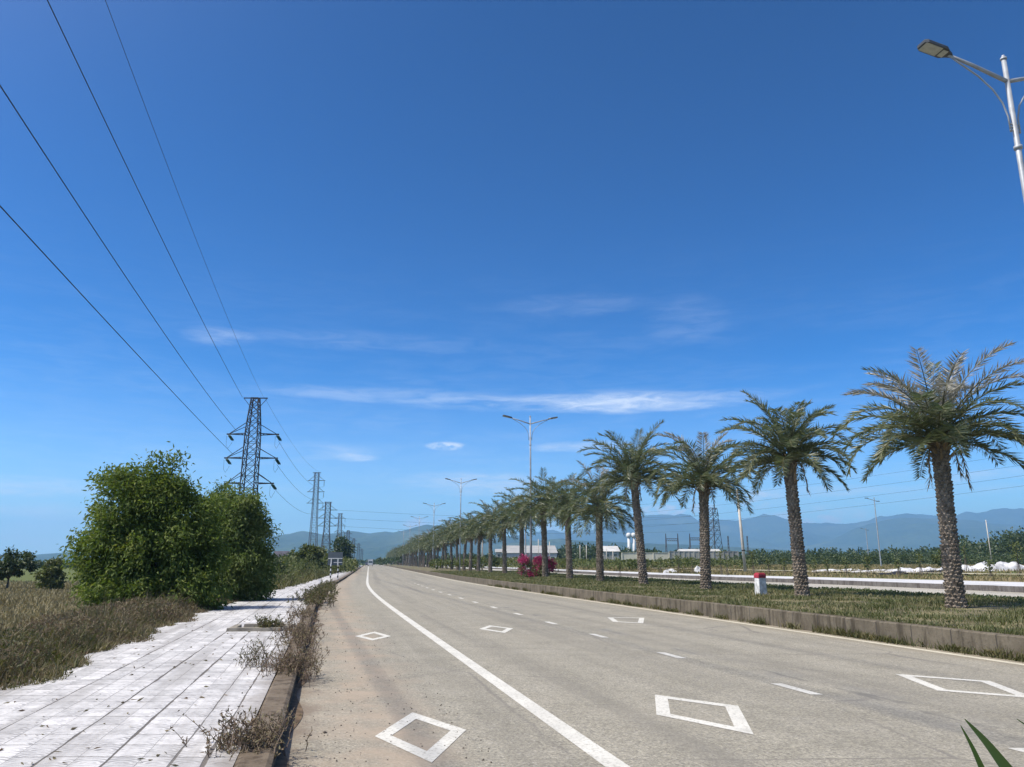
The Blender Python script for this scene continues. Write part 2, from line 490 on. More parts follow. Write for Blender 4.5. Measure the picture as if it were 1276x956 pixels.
M['galv'] = simple('galvanised_steel', (0.30, 0.315, 0.335), 0.55, 0.15, 3, metal=0.25)
M['lattice'] = simple('weathered_lattice', (0.035, 0.03, 0.028), 0.8, 0.25, 0.8, metal=0.0)
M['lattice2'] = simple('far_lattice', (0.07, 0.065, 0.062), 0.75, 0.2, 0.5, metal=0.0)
M['insul'] = simple('green_glass_insulator', (0.02, 0.085, 0.07), 0.5, 0.2, 4, spec=0.2)
M['wire'] = simple('cable_sheath', (0.045, 0.05, 0.06), 0.6, 0.2, 1)
M['lamp_dark'] = simple('lamp_housing', (0.085, 0.09, 0.095), 0.5, 0.15, 5, metal=0.4)
M['lamp_glass'] = simple('lamp_lens', (0.36, 0.38, 0.36), 0.25, 0.1, 12, spec=0.6)
M['white'] = simple('white_paint', (0.56, 0.56, 0.55), 0.75, 0.08, 7)
M['cream'] = simple('cream_render', (0.50, 0.475, 0.375), 0.85, 0.1, 0.5)
M['greywall'] = simple('grey_render', (0.27, 0.265, 0.235), 0.9, 0.25, 0.4)
M['hallwall'] = simple('dusty_white_sheet', (0.42, 0.415, 0.395), 0.7, 0.15, 0.3)
M['roof'] = simple('sheet_roof', (0.30, 0.295, 0.275), 0.6, 0.1, 0.3)
M['redroof'] = simple('dull_red_tile', (0.06, 0.055, 0.07), 0.8, 0.2, 0.6)
M['bluewall'] = simple('pale_blue_wall', (0.48, 0.52, 0.66), 0.85, 0.1, 0.5)
M['red'] = simple('red_paint', (0.27, 0.025, 0.04), 0.7, 0.3, 9)
M['black'] = simple('black_paint', (0.02, 0.02, 0.02), 0.6, 0.1, 5)
M['signback'] = simple('sign_back', (0.10, 0.115, 0.125), 0.55, 0.1, 3, metal=0.3)
M['pole'] = simple('concrete_pole', (0.46, 0.42, 0.36), 0.9, 0.12, 3)
M['glass'] = simple('dark_glass', (0.02, 0.025, 0.03), 0.1, 0.1, 3, spec=0.7)
M['tyre'] = simple('rubber', (0.02, 0.02, 0.02), 0.85, 0.1, 5)
M['chalk'] = simple('white_stone', (0.43, 0.43, 0.435), 0.9, 0.3, 1.2, bump=0.5)
M['stone'] = simple('dark_pebble', (0.10, 0.085, 0.07), 0.9, 0.4, 20)
M['blade'] = leafmat('strap_leaf', [(0.035, 0.07, 0.018), (0.06, 0.105, 0.025)], 0.35, 0.35, 6, 0.5)

def hill_material(name, a, b):
    t = NT(name)
    pos = t.n('NewGeometry').outputs['Position']
    n1 = t.noise(pos, 0.004, 8, 0.65); n2 = t.noise(pos, 0.03, 4, 0.6)
    c = t.mix(t.maprange(n1, 0.35, 0.65), a, b)
    c = t.mix(t.maprange(n2, 0.4, 0.7, 0, 0.7), c, tuple(x * 0.5 for x in a))
    c = t.mix(t.maprange(t.noise(pos, 0.0015, 5), 0.55, 0.7, 0, 0.5), c, (0.13, 0.14, 0.07))
    return t.surf(c, 0.95, n2, 0.8, 20, spec=0.05)
M['hill'] = hill_material('forest_slope', (0.03, 0.05, 0.022), (0.06, 0.08, 0.035))

# ------------------------------------------------------------------ ground, roads, pavements
Ynear = np.concatenate([np.arange(-30, 120, 1.0), np.arange(120, 400, 6.0), np.arange(400, 1500.1, 50)])
Yfar = np.concatenate([Ynear, [1800, 2300, 3000, 4000, 6000, 9000, 14500]])
goffs = [-14000, -6000, -2500, -1000, -400, -180, -90, -50, -30, -20, -14, -12, -10, -8.5, -7, -6.0, -5.0, 0, 10, 20, 30]
gr = []
e_off = [-0.9, -0.3, 3, 8, 14, 20, 26, 40, 70, 120, 250, 600, 1500, 4000, 14000]
for q in goffs: gr.append(q)
for q in e_off: gr.append((lambda q: (lambda Y: pave2(Y) + q))(q))
sheet('ground', gr, Yfar, M['ground'], terrain, sm=True)
bpy.data.objects['ground']['kind'] = 'structure'
bpy.data.objects['ground']['label'] = 'flat earth and field ground reaching to the hills'

road = sheet('road', [lambda Y: kerb_left(Y) - 0.02, -1.0, 2.0, 5.0, lambda Y: med_near(Y) + 0.02], Ynear, M['road'], 0.0)
tag(road, 'grey beige two lane carriageway with white markings between pavement and palm median', None, None, 'structure')
road2 = sheet('opposite_road', [lambda Y: med_far(Y) - 0.02, 25.0, 30.0, lambda Y: kerb2(Y) + 0.02], Ynear, M['road2'], 0.0)
tag(road2, 'pale carriageway beyond the palm median', None, None, 'structure')

Ymk = np.concatenate([np.arange(-20, 110, 0.5), np.arange(110, 700, 5.0)])
sheet('edge_line', [-0.10, 0.10], Ymk, M['paint'], 0.004, road)
sheet('median_edge_line', [lambda Y: med_line(Y) - 0.09, lambda Y: med_line(Y) + 0.09], Ymk, M['paint_edge'], 0.004, road)
k = 0
y0 = 6.45 - 3.72 * 3
while y0 < 64:
    if y0 > 2.5:
        sheet('lane_dash', [3.68, 3.83], [y0, y0 + 0.45, y0 + 0.9], M['paint'], 0.004, road)
    y0 += 3.72

def frame_mark(pix, w):
    P = [on_z(x, y)[:2] for x, y in pix]
    P = np.array(P)
    c = P.mean(0)
    ar = sum(P[i][0] * P[(i + 1) % 4][1] - P[(i + 1) % 4][0] * P[i][1] for i in range(4))
    if ar < 0: P = P[::-1]
    Q = []
    for i in range(4):
        a, b, d = P[i - 1], P[i], P[(i + 1) % 4]
        e1 = (b - a) / np.linalg.norm(b - a); e2 = (d - b) / np.linalg.norm(d - b)
        n1 = np.array([-e1[1], e1[0]]); n2 = np.array([-e2[1], e2[0]])
        bis = (n1 + n2); bis /= np.linalg.norm(bis)
        Q.append(b + bis * (w / max(0.35, bis @ n1)))
    V = [(p[0], p[1], 0.004) for p in P] + [(q[0], q[1], 0.004) for q in Q]
    Fs = [(i, (i + 1) % 4, 4 + (i + 1) % 4, 4 + i) for i in range(4)]
    return mesh_np('diamond_marking', V, Fs, M['paint'], road)

frame_mark([(467, 918), (514, 888), (581, 910), (538, 951)], 0.145)
frame_mark([(442, 793), (467, 787.3), (487.5, 793), (464, 798.3)], 0.15)
frame_mark([(597, 784), (610, 779.5), (639.5, 783.3), (629, 789)], 0.15)
frame_mark([(816, 866), (818, 891), (939.5, 916), (920, 880)], 0.15)
frame_mark([(757, 769.7), (764, 775), (801.5, 777), (803, 770)], 0.15)
frame_mark([(1115, 840), (1234, 849), (1293, 871), (1168, 861)], 0.15)

# pavement and its kerb on the left
def pave_left(Y):
    return -6.25 + 1.75 * smooth(30, 75, Y)
pv = sheet('pavement', [pave_left, -5.0, -4.0, lambda Y: kerb_left(Y) - 0.28], Ynear[Ynear < 420], M['tile'], 0.146)
tag(pv, 'white pressed tile pavement running along the left roadside', None, None, 'structure')
def kerb(name, a, b, zt, mat, label, Ys, zb=-0.3):
    f1 = lambda Y: a(Y); f2 = lambda Y: a(Y) + (b(Y) - a(Y)) * 0.14; f3 = lambda Y: a(Y) + (b(Y) - a(Y)) * 0.86; f4 = lambda Y: b(Y)
    bev = 0.02
    Ys = np.asarray(Ys)
    offs = [f1, f1, f2, f3, f4, f4]; zs = [zb, zt - bev, zt, zt, zt - bev, zb]
    V, UV = [], []
    n = len(Ys)
    for f, z in zip(offs, zs):
        o = f(Ys)
        # slabs that have settled a little out of line
        jog = 0.008 * np.sin(np.floor(Ys) * 12.9) + 0.004 * np.sin(Ys * 2.1)
        V.append(np.stack([L(Ys) + o, Ys, np.full(n, z) + (jog if z > 0 else 0)], 1))
        UV.append(np.stack([o, Ys], 1))
    Fs = []
    i = np.arange(n - 1)
    for j in range(5):
        Fs.append(np.stack([j * n + i, (j + 1) * n + i, (j + 1) * n + i + 1, j * n + i + 1], 1))
    o = mesh_np(name, np.concatenate(V), np.concatenate(Fs), mat, None, np.concatenate(UV))
    return tag(o, label, None, None, 'structure')
Yk = np.concatenate([np.arange(-20, 110, 0.5), np.arange(110, 420, 5.0)])
kerb('kerb', lambda Y: kerb_left(Y) - 0.28, kerb_left, 0.15, M['kerb'], 'stained concrete kerb between pavement and road, darkened to deepen its shade', Yk)
Ykm = np.concatenate([np.arange(-20, 110, 0.5), np.arange(110, 700, 5.0)])
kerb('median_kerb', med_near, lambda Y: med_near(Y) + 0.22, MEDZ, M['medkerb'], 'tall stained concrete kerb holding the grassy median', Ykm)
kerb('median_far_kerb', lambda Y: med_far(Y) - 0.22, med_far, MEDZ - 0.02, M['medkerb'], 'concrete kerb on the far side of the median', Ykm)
kerb('opposite_kerb', kerb2, lambda Y: kerb2(Y) + 0.3, 0.32, M['kerb2'], 'dark kerb below the pale pavement across the road', Ykm)
o = sheet('opposite_pavement', [lambda Y: kerb2(Y) + 0.3, lambda Y: kerb2(Y) + 3.0, lambda Y: pave2(Y) - 1.0, lambda Y: pave2(Y) - 0.2], Ynear[Ynear < 600], M['white_pave'], 0.31)
tag(o, 'pale white pavement beyond the opposite carriageway', None, None, 'structure')
def medz(off, Y):
    a, b = med_near(Y), med_far(Y)
    t = np.clip((off - a) / (b - a), 0, 1)
    return MEDZ - 0.015 + 0.05 * np.sin(np.pi * t) + 0.02 * np.sin(off * 1.7 + Y * 0.9)
o = sheet('median_ground', [lambda Y: med_near(Y) + 0.2, lambda Y: med_near(Y) + 1.2, 11.5, 13, 14.5, 16, 18, lambda Y: med_far(Y) - 0.2], Ynear[Ynear < 700], M['lawn'], medz, sm=True)
tag(o, 'raised grassy median soil between the carriageways', None, None, 'structure')

# ------------------------------------------------------------------ plants
def unit(v):
    return v / np.maximum(np.linalg.norm(v, axis=-1, keepdims=True), 1e-9)

def kites(P, D, ln, wd, fold=0.15, side=None):
    # one four-cornered leaf per row: base, side, tip, side
    P = np.asarray(P); D = unit(np.asarray(D)); n = len(P)
    ln = np.broadcast_to(ln, n)[:, None]; wd = np.broadcast_to(wd, n)[:, None]
    if side is None:
        r = rng.normal(size=(n, 3))
        side = unit(np.cross(D, r))
    nrm = np.cross(side, D)
    mid = P + D * ln * 0.36 + nrm * wd * fold
    V = np.stack([P, mid + side * wd * 0.5, P + D * ln, mid - side * wd * 0.5], 1).reshape(-1, 3)
    return V, np.arange(4 * n).reshape(n, 4)

def blades(P, H, W, lean, curve=0.5):
    # bent grass blades: a quad and a tip triangle written as two quads
    P = np.asarray(P); n = len(P)
    a = rng.uniform(0, 2 * np.pi, n)
    d = np.stack([np.cos(a), np.sin(a), np.zeros(n)], 1)
    a2 = rng.uniform(0, 2 * np.pi, n)
    s = np.stack([np.cos(a2), np.sin(a2), np.zeros(n)], 1) * (np.broadcast_to(W, n)[:, None] / 2)
    H = np.broadcast_to(H, n)[:, None]
    ln = (rng.uniform(0.1, 1.0, n) * lean)[:, None]
    up = np.array([0, 0, 1.0])
    m = P + up * H * 0.55 + d * H * ln * 0.4
    t = P + up * H * (1 - 0.25 * ln) + d * H * ln * (0.4 + curve)
    V = np.stack([P - s, P + s, m + s * 0.8, m - s * 0.8, t], 1).reshape(-1, 3)
    b = np.arange(n)[:, None] * 5
    f1 = b + np.array([0, 1, 2, 3]); f2 = b + np.array([3, 2, 4])
    loops = np.concatenate([f1, f2], 1)
    return V, loops  # handled by mesh_blades

def mesh_blades(name, parts, mat):
    V = np.concatenate([p[0] for p in parts]); off = 0; Ls = []
    for v, l in parts:
        Ls.append(l + off); off += len(v)
    Lp = np.concatenate(Ls); n = len(Lp)
    me = bpy.data.meshes.new(name)
    me.vertices.add(len(V)); me.vertices.foreach_set('co', V.astype(np.float32).ravel())
    me.loops.add(n * 7); me.loops.foreach_set('vertex_index', Lp.astype(np.int32).ravel())
    me.polygons.add(n * 2)
    st = (np.arange(n)[:, None] * 7 + np.array([0, 4])).ravel().astype(np.int32)
    me.polygons.foreach_set('loop_start', st)
    me.materials.append(mat)
    me.update(calc_edges=True)
    o = bpy.data.objects.new(name, me); COL.objects.link(o)
    return o

def scatter(n, off0, off1, Y0, Y1, near_bias=1.6):
    # denser towards the near end
    Y = Y0 + (Y1 - Y0) * rng.uniform(0, 1, n) ** near_bias
    a = off0(Y) if callable(off0) else off0
    b = off1(Y) if callable(off1) else off1
    off = a + (b - a) * rng.uniform(0, 1, n)
    return off, Y

def pnoise(x, y, s, seed=0.0):
    return np.array([noise.noise((a * s + seed, b * s, seed * 1.7)) for a, b in zip(x, y)])

# lawn on the median
off, Y = scatter(175000, lambda Y: med_near(Y) + 0.16, lambda Y: med_far(Y) - 0.05, 5.0, 110, 1.7)
z = medz(off, Y)
x = L(Y) + off
nn = pnoise(x, Y, 0.55) + 0.5 * pnoise(x, Y, 1.9, 4)
tall = np.clip(1 + 0.9 * nn, 0.35, 2.2) * (1 + 0.25 * smooth(18.6, 19.6, off))
keep = rng.uniform(0, 1, len(x)) < np.clip(0.75 + 1.5 * nn, 0.12, 1)
P = np.stack([x, Y, z], 1)[keep]
H = (rng.uniform(0.045, 0.13, len(x)) * tall)[keep]
W = (0.012 + 0.0005 * Y)[keep]
parts = [blades(P, H, W, 1.0)]
off, Y = scatter(5000, lambda Y: med_near(Y) + 0.2, lambda Y: med_near(Y) + 0.55, 11.5, 80, 1.5)
parts.append(blades(np.stack([L(Y) + off, Y, medz(off, Y)], 1), rng.uniform(0.05, 0.16, len(Y)), 0.014, 1.4))
tag(mesh_blades('median_grass', parts, M['grass']), 'short patchy green lawn covering the palm median', 'grass', None, 'stuff')

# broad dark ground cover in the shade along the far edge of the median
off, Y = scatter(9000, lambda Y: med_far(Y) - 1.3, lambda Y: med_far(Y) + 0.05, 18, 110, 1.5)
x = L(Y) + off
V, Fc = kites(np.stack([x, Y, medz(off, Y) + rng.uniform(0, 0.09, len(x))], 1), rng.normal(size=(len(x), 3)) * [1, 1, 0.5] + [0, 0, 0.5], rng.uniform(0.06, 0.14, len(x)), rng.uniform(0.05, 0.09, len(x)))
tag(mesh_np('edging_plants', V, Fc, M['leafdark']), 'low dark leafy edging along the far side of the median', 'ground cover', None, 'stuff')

# small weeds rooted in the gutter at the foot of the median kerb
Pn, Hn = [], []
for i in range(95):
    yy = 12.6 + 44 * rng.uniform() ** 1.6
    c = med_near(yy) - rng.uniform(0.0, 0.08)
    m = int(rng.uniform(14, 70)); sp = rng.uniform(0.08, 0.4)
    hh = rng.uniform(0.05, 0.27)
    oy = yy + rng.normal(0, sp, m); ox = c - np.abs(rng.normal(0, 0.05, m))
    Pn.append(np.stack([L(oy) + ox, oy, np.zeros(m)], 1)); Hn.append(hh * rng.uniform(0.4, 1.1, m))
Pn = np.concatenate(Pn); Hn = np.concatenate(Hn)
o = mesh_blades('gutter_weeds', [blades(Pn, Hn, 0.022, 1.2)], M['weed'])
tag(o, 'small green and straw weeds at the foot of the median kerb', 'weeds', None, 'stuff')

# verge of tall dry weeds between field and pavement
def verge_edge(Y):
    return -6.0 + 0.22 * np.sin(Y * 1.3) + 0.12 * np.sin(Y * 3.7 + 1) + 1.25 * smooth(28, 60, Y)
off, Y = scatter(62000, lambda Y: verge_edge(Y) - 2.2 - 0.02 * Y, verge_edge, 5.5, 64, 1.5)
x = L(Y) + off
d = verge_edge(Y) - off
nn = pnoise(x, Y, 0.7, 2) + 0.5 * pnoise(x, Y, 2.3, 9)
hh = (0.16 + 0.26 * smooth(0.0, 1.0, d) - 0.16 * smooth(1.3, 2.6, d)) * np.clip(1 + 0.8 * nn, 0.4, 1.7) * rng.uniform(0.45, 1.15, len(x))
hh *= np.where(rng.uniform(size=len(x)) < 0.25, 1.35, 0.9)
P = np.stack([x, Y, terrain(off, Y) + 0.03], 1)
green = (nn + 0.55 - 0.05 * Y + rng.normal(0, 0.3, len(x))) > 0.22
tag(mesh_blades('dry_verge_grass', [blades(P[~green], hh[~green], 0.008 + 0.0004 * Y[~green], 1.1)], M['drygrass']),
    'tall dry brown grass along the field side of the pavement', 'dry grass', None, 'stuff')
tag(mesh_blades('green_verge_grass', [blades(P[green], hh[green] * 0.9, 0.013 + 0.0005 * Y[green], 1.0)], M['weed']),
    'olive green weeds mixed into the near dry verge', 'weeds', None, 'stuff')
off, Y = scatter(60000, lambda Y: verge_edge(Y) - 2.4, lambda Y: verge_edge(Y) + 0.08, 5.5, 34, 1.6)
x = L(Y) + off
d = verge_edge(Y) - off
nn = pnoise(x, Y, 0.9, 7)
k = (rng.uniform(0, 1, len(x)) < np.clip(1.05 + nn - 0.03 * Y, 0, 1))
x, Y, off, d = x[k], Y[k], off[k], d[k]
zz = terrain(off, Y) + (0.08 + 0.33 * smooth(0, 0.9, d) - 0.15 * smooth(1.3, 2.4, d)) * rng.uniform(0.15, 1.1, len(x))
V, Fc = kites(np.stack([x, Y, zz], 1), rng.normal(size=(len(x), 3)) + [0, 0, 0.6], rng.uniform(0.035, 0.085, len(x)), rng.uniform(0.012, 0.03, len(x)))
tag(mesh_np('leafy_verge_weeds', V, Fc, M['weed']), 'small leaved weeds tangled in the near verge', 'weeds', None, 'stuff')

off, Y = scatter(110000, lambda Y: verge_edge(Y) - 2.5 - 0.02 * Y, lambda Y: verge_edge(Y) + 0.05, 5.5, 58, 1.5)
x = L(Y) + off
d = verge_edge(Y) - off
nn = pnoise(x, Y, 1.1, 31) + 0.6 * pnoise(x, Y, 3.1, 37)
zz = terrain(off, Y) + (0.06 + 0.33 * smooth(0, 0.9, d) - 0.15 * smooth(1.3, 2.5, d)) * np.clip(1 + 0.7 * nn, 0.3, 1.6) * rng.uniform(0.1, 1.1, len(x))
k = rng.uniform(size=len(x)) < np.clip(0.75 + 0.9 * nn, 0.05, 1)
x, Y, zz = x[k], Y[k], zz[k]
V, Fc = kites(np.stack([x, Y, zz], 1), rng.normal(size=(len(x), 3)) + [0, 0, 0.8], rng.uniform(0.035, 0.10, len(x)) + 0.0012 * Y, rng.uniform(0.008, 0.02, len(x)) + 0.0005 * Y)
tag(mesh_np('dry_verge_leaves', V, Fc, M['twigleaf']), 'brown seed heads and leaves of the dry verge weeds', 'weeds', None, 'stuff')

# dry meadow behind the verge
off, Y = scatter(95000, lambda Y: -9.0 - 0.75 * Y - 6, lambda Y: verge_edge(Y) - 1.6, 9, 86, 1.25)
x = L(Y) + off
nn = pnoise(x, Y, 0.25, 5)
hh = rng.uniform(0.12, 0.32, len(x)) * np.clip(1 + 0.7 * nn, 0.5, 1.6)
P = np.stack([x, Y, terrain(off, Y)], 1)
tag(mesh_blades('dry_meadow_grass', [blades(P, hh, 0.018 + 0.001 * Y, 0.9)], M['fieldgrass']), 'dry tan meadow grass filling the left field', 'dry grass', None, 'stuff')

# rough grass on the bank beyond the far pavement
off, Y = scatter(90000, lambda Y: pave2(Y) - 0.5, lambda Y: pave2(Y) + 75, 22, 190, 1.15)
x = L(Y) + off
nn = pnoise(x, Y, 0.09, 15) + 0.5 * pnoise(x, Y, 0.5, 19)
hh = rng.uniform(0.10, 0.34, len(x)) * np.clip(1 + 0.8 * nn, 0.4, 1.8)
P = np.stack([x, Y, terrain(off, Y)], 1)
tag(mesh_blades('bank_grass', [blades(P, hh, 0.03 + 0.0008 * Y, 1.0)], M['bank']), 'rough dry and green grass on the bank beyond the far pavement', 'grass', None, 'stuff')

# litter and grit
def bits(name, pts, size, mat, label, cat):
    n = len(pts)
    base = np.array([(1, 0, 0), (-1, 0, 0), (0, 1, 0), (0, -1, 0), (0, 0, 0.8), (0, 0, -0.8)], float)
    fc = np.array([(0, 2, 4), (2, 1, 4), (1, 3, 4), (3, 0, 4), (2, 0, 5), (1, 2, 5), (3, 1, 5), (0, 3, 5)])
    V = base[None] * (size[:, None, None] * rng.uniform(0.6, 1.3, (n, 6, 1)))
    a = rng.uniform(0, 6.28, n); c, s = np.cos(a)[:, None], np.sin(a)[:, None]
    V = np.stack([V[..., 0] * c - V[..., 1] * s, V[..., 0] * s + V[..., 1] * c, V[..., 2]], -1) + pts[:, None]
    Fc = (fc[None] + np.arange(n)[:, None, None] * 6).reshape(-1, 3)
    return tag(mesh_np(name, V.reshape(-1, 3), Fc, mat), label, cat, None, 'stuff')
off, Y = scatter(700, -2.6, -0.9, 5.5, 30, 1.8)
sz = rng.uniform(0.003, 0.012, 700) * np.where(rng.uniform(size=700) > 0.97, 2.2, 1)
bits('road_grit', np.stack([L(Y) + off, Y, sz * 0.4], 1), sz, M['stone'], 'dark grit and pebbles scattered along the dusty left gutter', 'grit')
off, Y = scatter(260, -5.9, -3.2, 5.5, 30, 1.6)
V, Fc = kites(np.stack([L(Y) + off, Y, np.full(260, 0.155)], 1), rng.normal(size=(260, 3)) * [1, 1, 0.15], rng.uniform(0.03, 0.09, 260), rng.uniform(0.012, 0.03, 260))
tag(mesh_np('fallen_leaves', V, Fc, M['twigleaf']), 'scattered dry leaves lying on the white pavement', 'leaf litter', None, 'stuff')

# dry twiggy weeds that have grown through the kerb joints
def weed_clump(name, label, cx, cy, zb, n, rad, ht, leafy, green, group=None, elong=1.0, fine=1.0):
    ht *= 0.78; n = int(n * 0.9)
    t = empty(name, (cx, cy, zb), label, 'weed clump', group)
    b = MB(); LP, LD = [], []
    hd = math.atan2(1.0, -0.225)
    for i in range(n):
        u, v = rng.normal(0, rad * elong), rng.normal(0, rad)
        bx, by = u * math.cos(hd) - v * math.sin(hd), u * math.sin(hd) + v * math.cos(hd)
        a = rng.uniform(0, 6.28); ln = rng.uniform(0.15, 0.75); h = ht * rng.uniform(0.45, 1.1)
        pts = []
        for s in np.linspace(0, 1, 5):
            pts.append((bx + math.cos(a) * h * ln * s ** 1.4 + rng.normal(0, .012), by + math.sin(a) * h * ln * s ** 1.4 + rng.normal(0, .012), h * (s - 0.18 * ln * s * s)))
        b.tube(pts, [0.0045 * fine, 0.004 * fine, 0.0035 * fine, 0.003 * fine, 0.0015], 3, 0, False)
        for q in range(int(6 * leafy)):
            s = rng.uniform(0.2, 1)
            j = min(3, int(s * 4)); f_ = s * 4 - j
            p = np.array(pts[j]) * (1 - f_) + np.array(pts[j + 1]) * f_
            d = np.array([rng.normal(), rng.normal(), rng.uniform(0.1, 1.2)])
            LP.append(p); LD.append(d)
            if rng.uniform() < 0.5:
                d = d / np.linalg.norm(d) * h * 0.22
                b.tube([p, p + d], [0.0025 * fine, 0.001], 3, 0, False)
                for w_ in (0.4, 0.7, 1.0):
                    LP.append(p + d * w_); LD.append(rng.normal(size=3) + [0, 0, .6])
    b.build('stems', M['twig'], t)
    V, Fc = kites(np.array(LP), np.array(LD), rng.uniform(0.02, 0.055, len(LP)) * fine, rng.uniform(0.007, 0.018, len(LP)) * fine)
    mesh_np('foliage', V, Fc, M['weed'] if green else M['twigleaf'], t)
    return t
def kx(Y): return float(L(Y) + kerb_left(Y) - 0.1)
weed_clump('weed_clump', 'big brown twiggy weed clump on the kerb at the bottom edge of the photo', kx(6.9) - 0.10, 6.75, 0.05, 120, 0.15, 0.44, 1.0, False, None, 1.5)
weed_clump('weed_clump', 'tall brown weed clump sprawling over the kerb just past the bare kerb stone', kx(11.6) + 0.08, 11.3, 0.05, 170, 0.17, 0.5, 1.0, False, None, 2.2)
weed_clump('weed_clump', 'sparse grey green weed leaning onto the pavement beside the tall kerb weeds', kx(11.9) - 0.45, 11.7, 0.14, 34, 0.12, 0.5, 1.3, True, None, 1.4)
weed_clump('weed_clump', 'long reddish brown run of dry weeds along the kerb opposite the concrete slab', kx(16.5) + 0.08, 16.0, 0.05, 220, 0.17, 0.5, 0.8, False, None, 7.0, 1.3)
weed_clump('weed_clump', 'low dry kerb weeds between the slab and the green roadside tuft', kx(23.0) + 0.05, 22.0, 0.05, 110, 0.2, 0.45, 0.8, False, None, 6.0, 1.5)
weed_clump('weed_clump', 'olive green bushy tuft on the kerb by the tree shadows', kx(30.5) + 0.0, 30.5, 0.05, 190, 0.32, 0.75, 1.2, True, None, 4.5, 2.2)
weed_clump('weed_clump', 'far straggling band of kerb weeds beyond the green tuft', kx(46.0) + 0.0, 46.0, 0.05, 170, 0.28, 0.55, 1.0, True, None, 18.0, 2.8)
weed_clump('weed_clump', 'small leafy weed growing at the end of the pavement slab', on_z(350, 781, .15)[0], on_z(350, 785, .15)[1], 0.14, 60, 0.13, 0.42, 1.5, True, None, 1.0, 1.5)
o = sheet('kerb_soil', [lambda Y: kerb_left(Y) - 0.02, lambda Y: kerb_left(Y) + 0.10 + 0.06 * np.sin(Y * 2.3)], np.arange(5, 90, 0.25), simple('gutter_soil', (0.115, 0.08, 0.05), 0.95, 0.4, 8), lambda o, Y: 0.03 - 0.024 * (o > kerb_left(Y)))  # dirt strip, its brown deepened so the colour carries the kerb's shade
tag(o, 'strip of dirt gathered at the foot of the left kerb, darkened for the kerb shade', None, None, 'structure')

# pavement slab round an empty tree pit
t = empty('tree_pit', tuple(on_z(317, 786.5, .146)), 'raised grey concrete slab lying across the white pavement', 'tree pit')
b = MB()
hd = math.atan(0.235)
b.box((0, 0, 0.035), (1.15, 0.20, 0.07), 0.05, 0, 0.985)
b.box((0, 1.1, 0.035), (1.15, 0.16, 0.07), 0.05, 0, 0.985)
b.box((-0.6, 0.55, 0.033), (0.14, 0.9, 0.066), 0.2, 0, 0.98)
b.box((0.56, 0.55, 0.033), (0.14, 0.9, 0.066), 0.2, 0, 0.98)
b.build('pit_edging', M['slab'], t)

# ------------------------------------------------------------------ date palms
def build_crown(seed, nf, length, droop, pairs, pale=0.0, wleaf=0.034, flat=0.0, spread=1.0, extra=()):
    r = np.random.default_rng(seed)
    rng_el = r.uniform(86, 114)
    LP, LD, LN, LS, MI = [], [], [], [], []
    b = MB()
    DP, DD, DL = [], [], []
    for i in range(nf + len(extra)):
        q = min(1.0, (i + 0.5) / nf)
        az = i * 2.39996 + r.uniform(-0.25, 0.25)
        e0 = math.radians(86 - rng_el * q ** 0.9) + r.uniform(-0.1, 0.1) - flat * 0.2
        ln = length * r.uniform(0.86, 1.08) * (0.80 + 0.28 * math.sin(math.pi * min(1, q + 0.2)))
        bend = math.radians(droop) * r.uniform(0.75, 1.3) * (0.45 + 0.75 * math.sin(math.pi * min(1, q * 0.8 + 0.12)))
        if i >= nf:
            az, e0, bend, ln = extra[i - nf]
            e0, bend = math.radians(e0), math.radians(bend)
        K = 12
        pts = [np.array([math.cos(az) * 0.14, math.sin(az) * 0.14, 0.30 * (1 - q) - 0.05])]
        tw = r.uniform(-0.35, 0.35)
        azk = az
        for k in range(K):
            s = (k + 0.5) / K
            e = e0 - bend * s ** 1.5
            azk = az + tw * s
            pts.append(pts[-1] + np.array([math.cos(azk) * math.cos(e) * spread, math.sin(azk) * math.cos(e) * spread, math.sin(e)]) * ln / K)
        b.tube([tuple(p) for p in pts], list(np.linspace(0.026, 0.006, K + 1)), 4, 0, False)
        pts = np.array(pts)
        S = np.linspace(0.10, 0.985, pairs)
        S = np.repeat(S, 2) + r.uniform(-0.006, 0.006, pairs * 2)
        idx = np.clip(S * K, 0, K - 1e-4); j = idx.astype(int); fr = (idx - j)[:, None]
        P = pts[j] * (1 - fr) + pts[j + 1] * fr
        T = unit(pts[j + 1] - pts[j])
        side = np.where(np.arange(pairs * 2) % 2 == 0, 1.0, -1.0)[:, None]
        ref = np.array([-math.sin(az), math.cos(az), 0.0])
        B = unit(ref[None] - T * (T @ ref)[:, None])
        Nn = np.cross(B, T); Nn *= np.sign(Nn[:, 2:3] + 1e-6)
        vee = r.uniform(-0.15, 0.75, (pairs * 2, 1))
        fwd = 0.45 + 0.75 * S[:, None] + r.uniform(-0.15, 0.15, (pairs * 2, 1))
        D = side * B + Nn * vee + T * fwd + r.normal(0, 0.08, (pairs * 2, 3)) - np.array([0, 0, 0.12])
        prof = np.minimum(1, S / 0.22) * (1 - 0.62 * np.clip((S - 0.45) / 0.55, 0, 1) ** 1.5)
        LL = (0.50 * prof + 0.06) * r.uniform(0.85, 1.1, pairs * 2) * length / 2.8
        LP.append(P); LD.append(D); LN.append(LL)
        pal = 1 if (pale > 0 and q < pale and r.uniform() < 0.85) else 0
        MI.append(np.full(pairs * 2, pal))
    P, D, LL, MI = np.concatenate(LP), np.concatenate(LD), np.concatenate(LN), np.concatenate(MI)
    n = len(P)
    V, Fc = kites(P, D, LL, wleaf * (0.8 + 0.4 * rng.uniform(size=n)), 0.25)
    Vb = np.array(b.v); Fb = np.array(b.f)
    V2 = np.concatenate([V, Vb]); F2 = np.concatenate([Fc, Fb + len(V)])
    mi = np.concatenate([MI, np.full(len(Fb), 2)])
    return V2, F2, mi

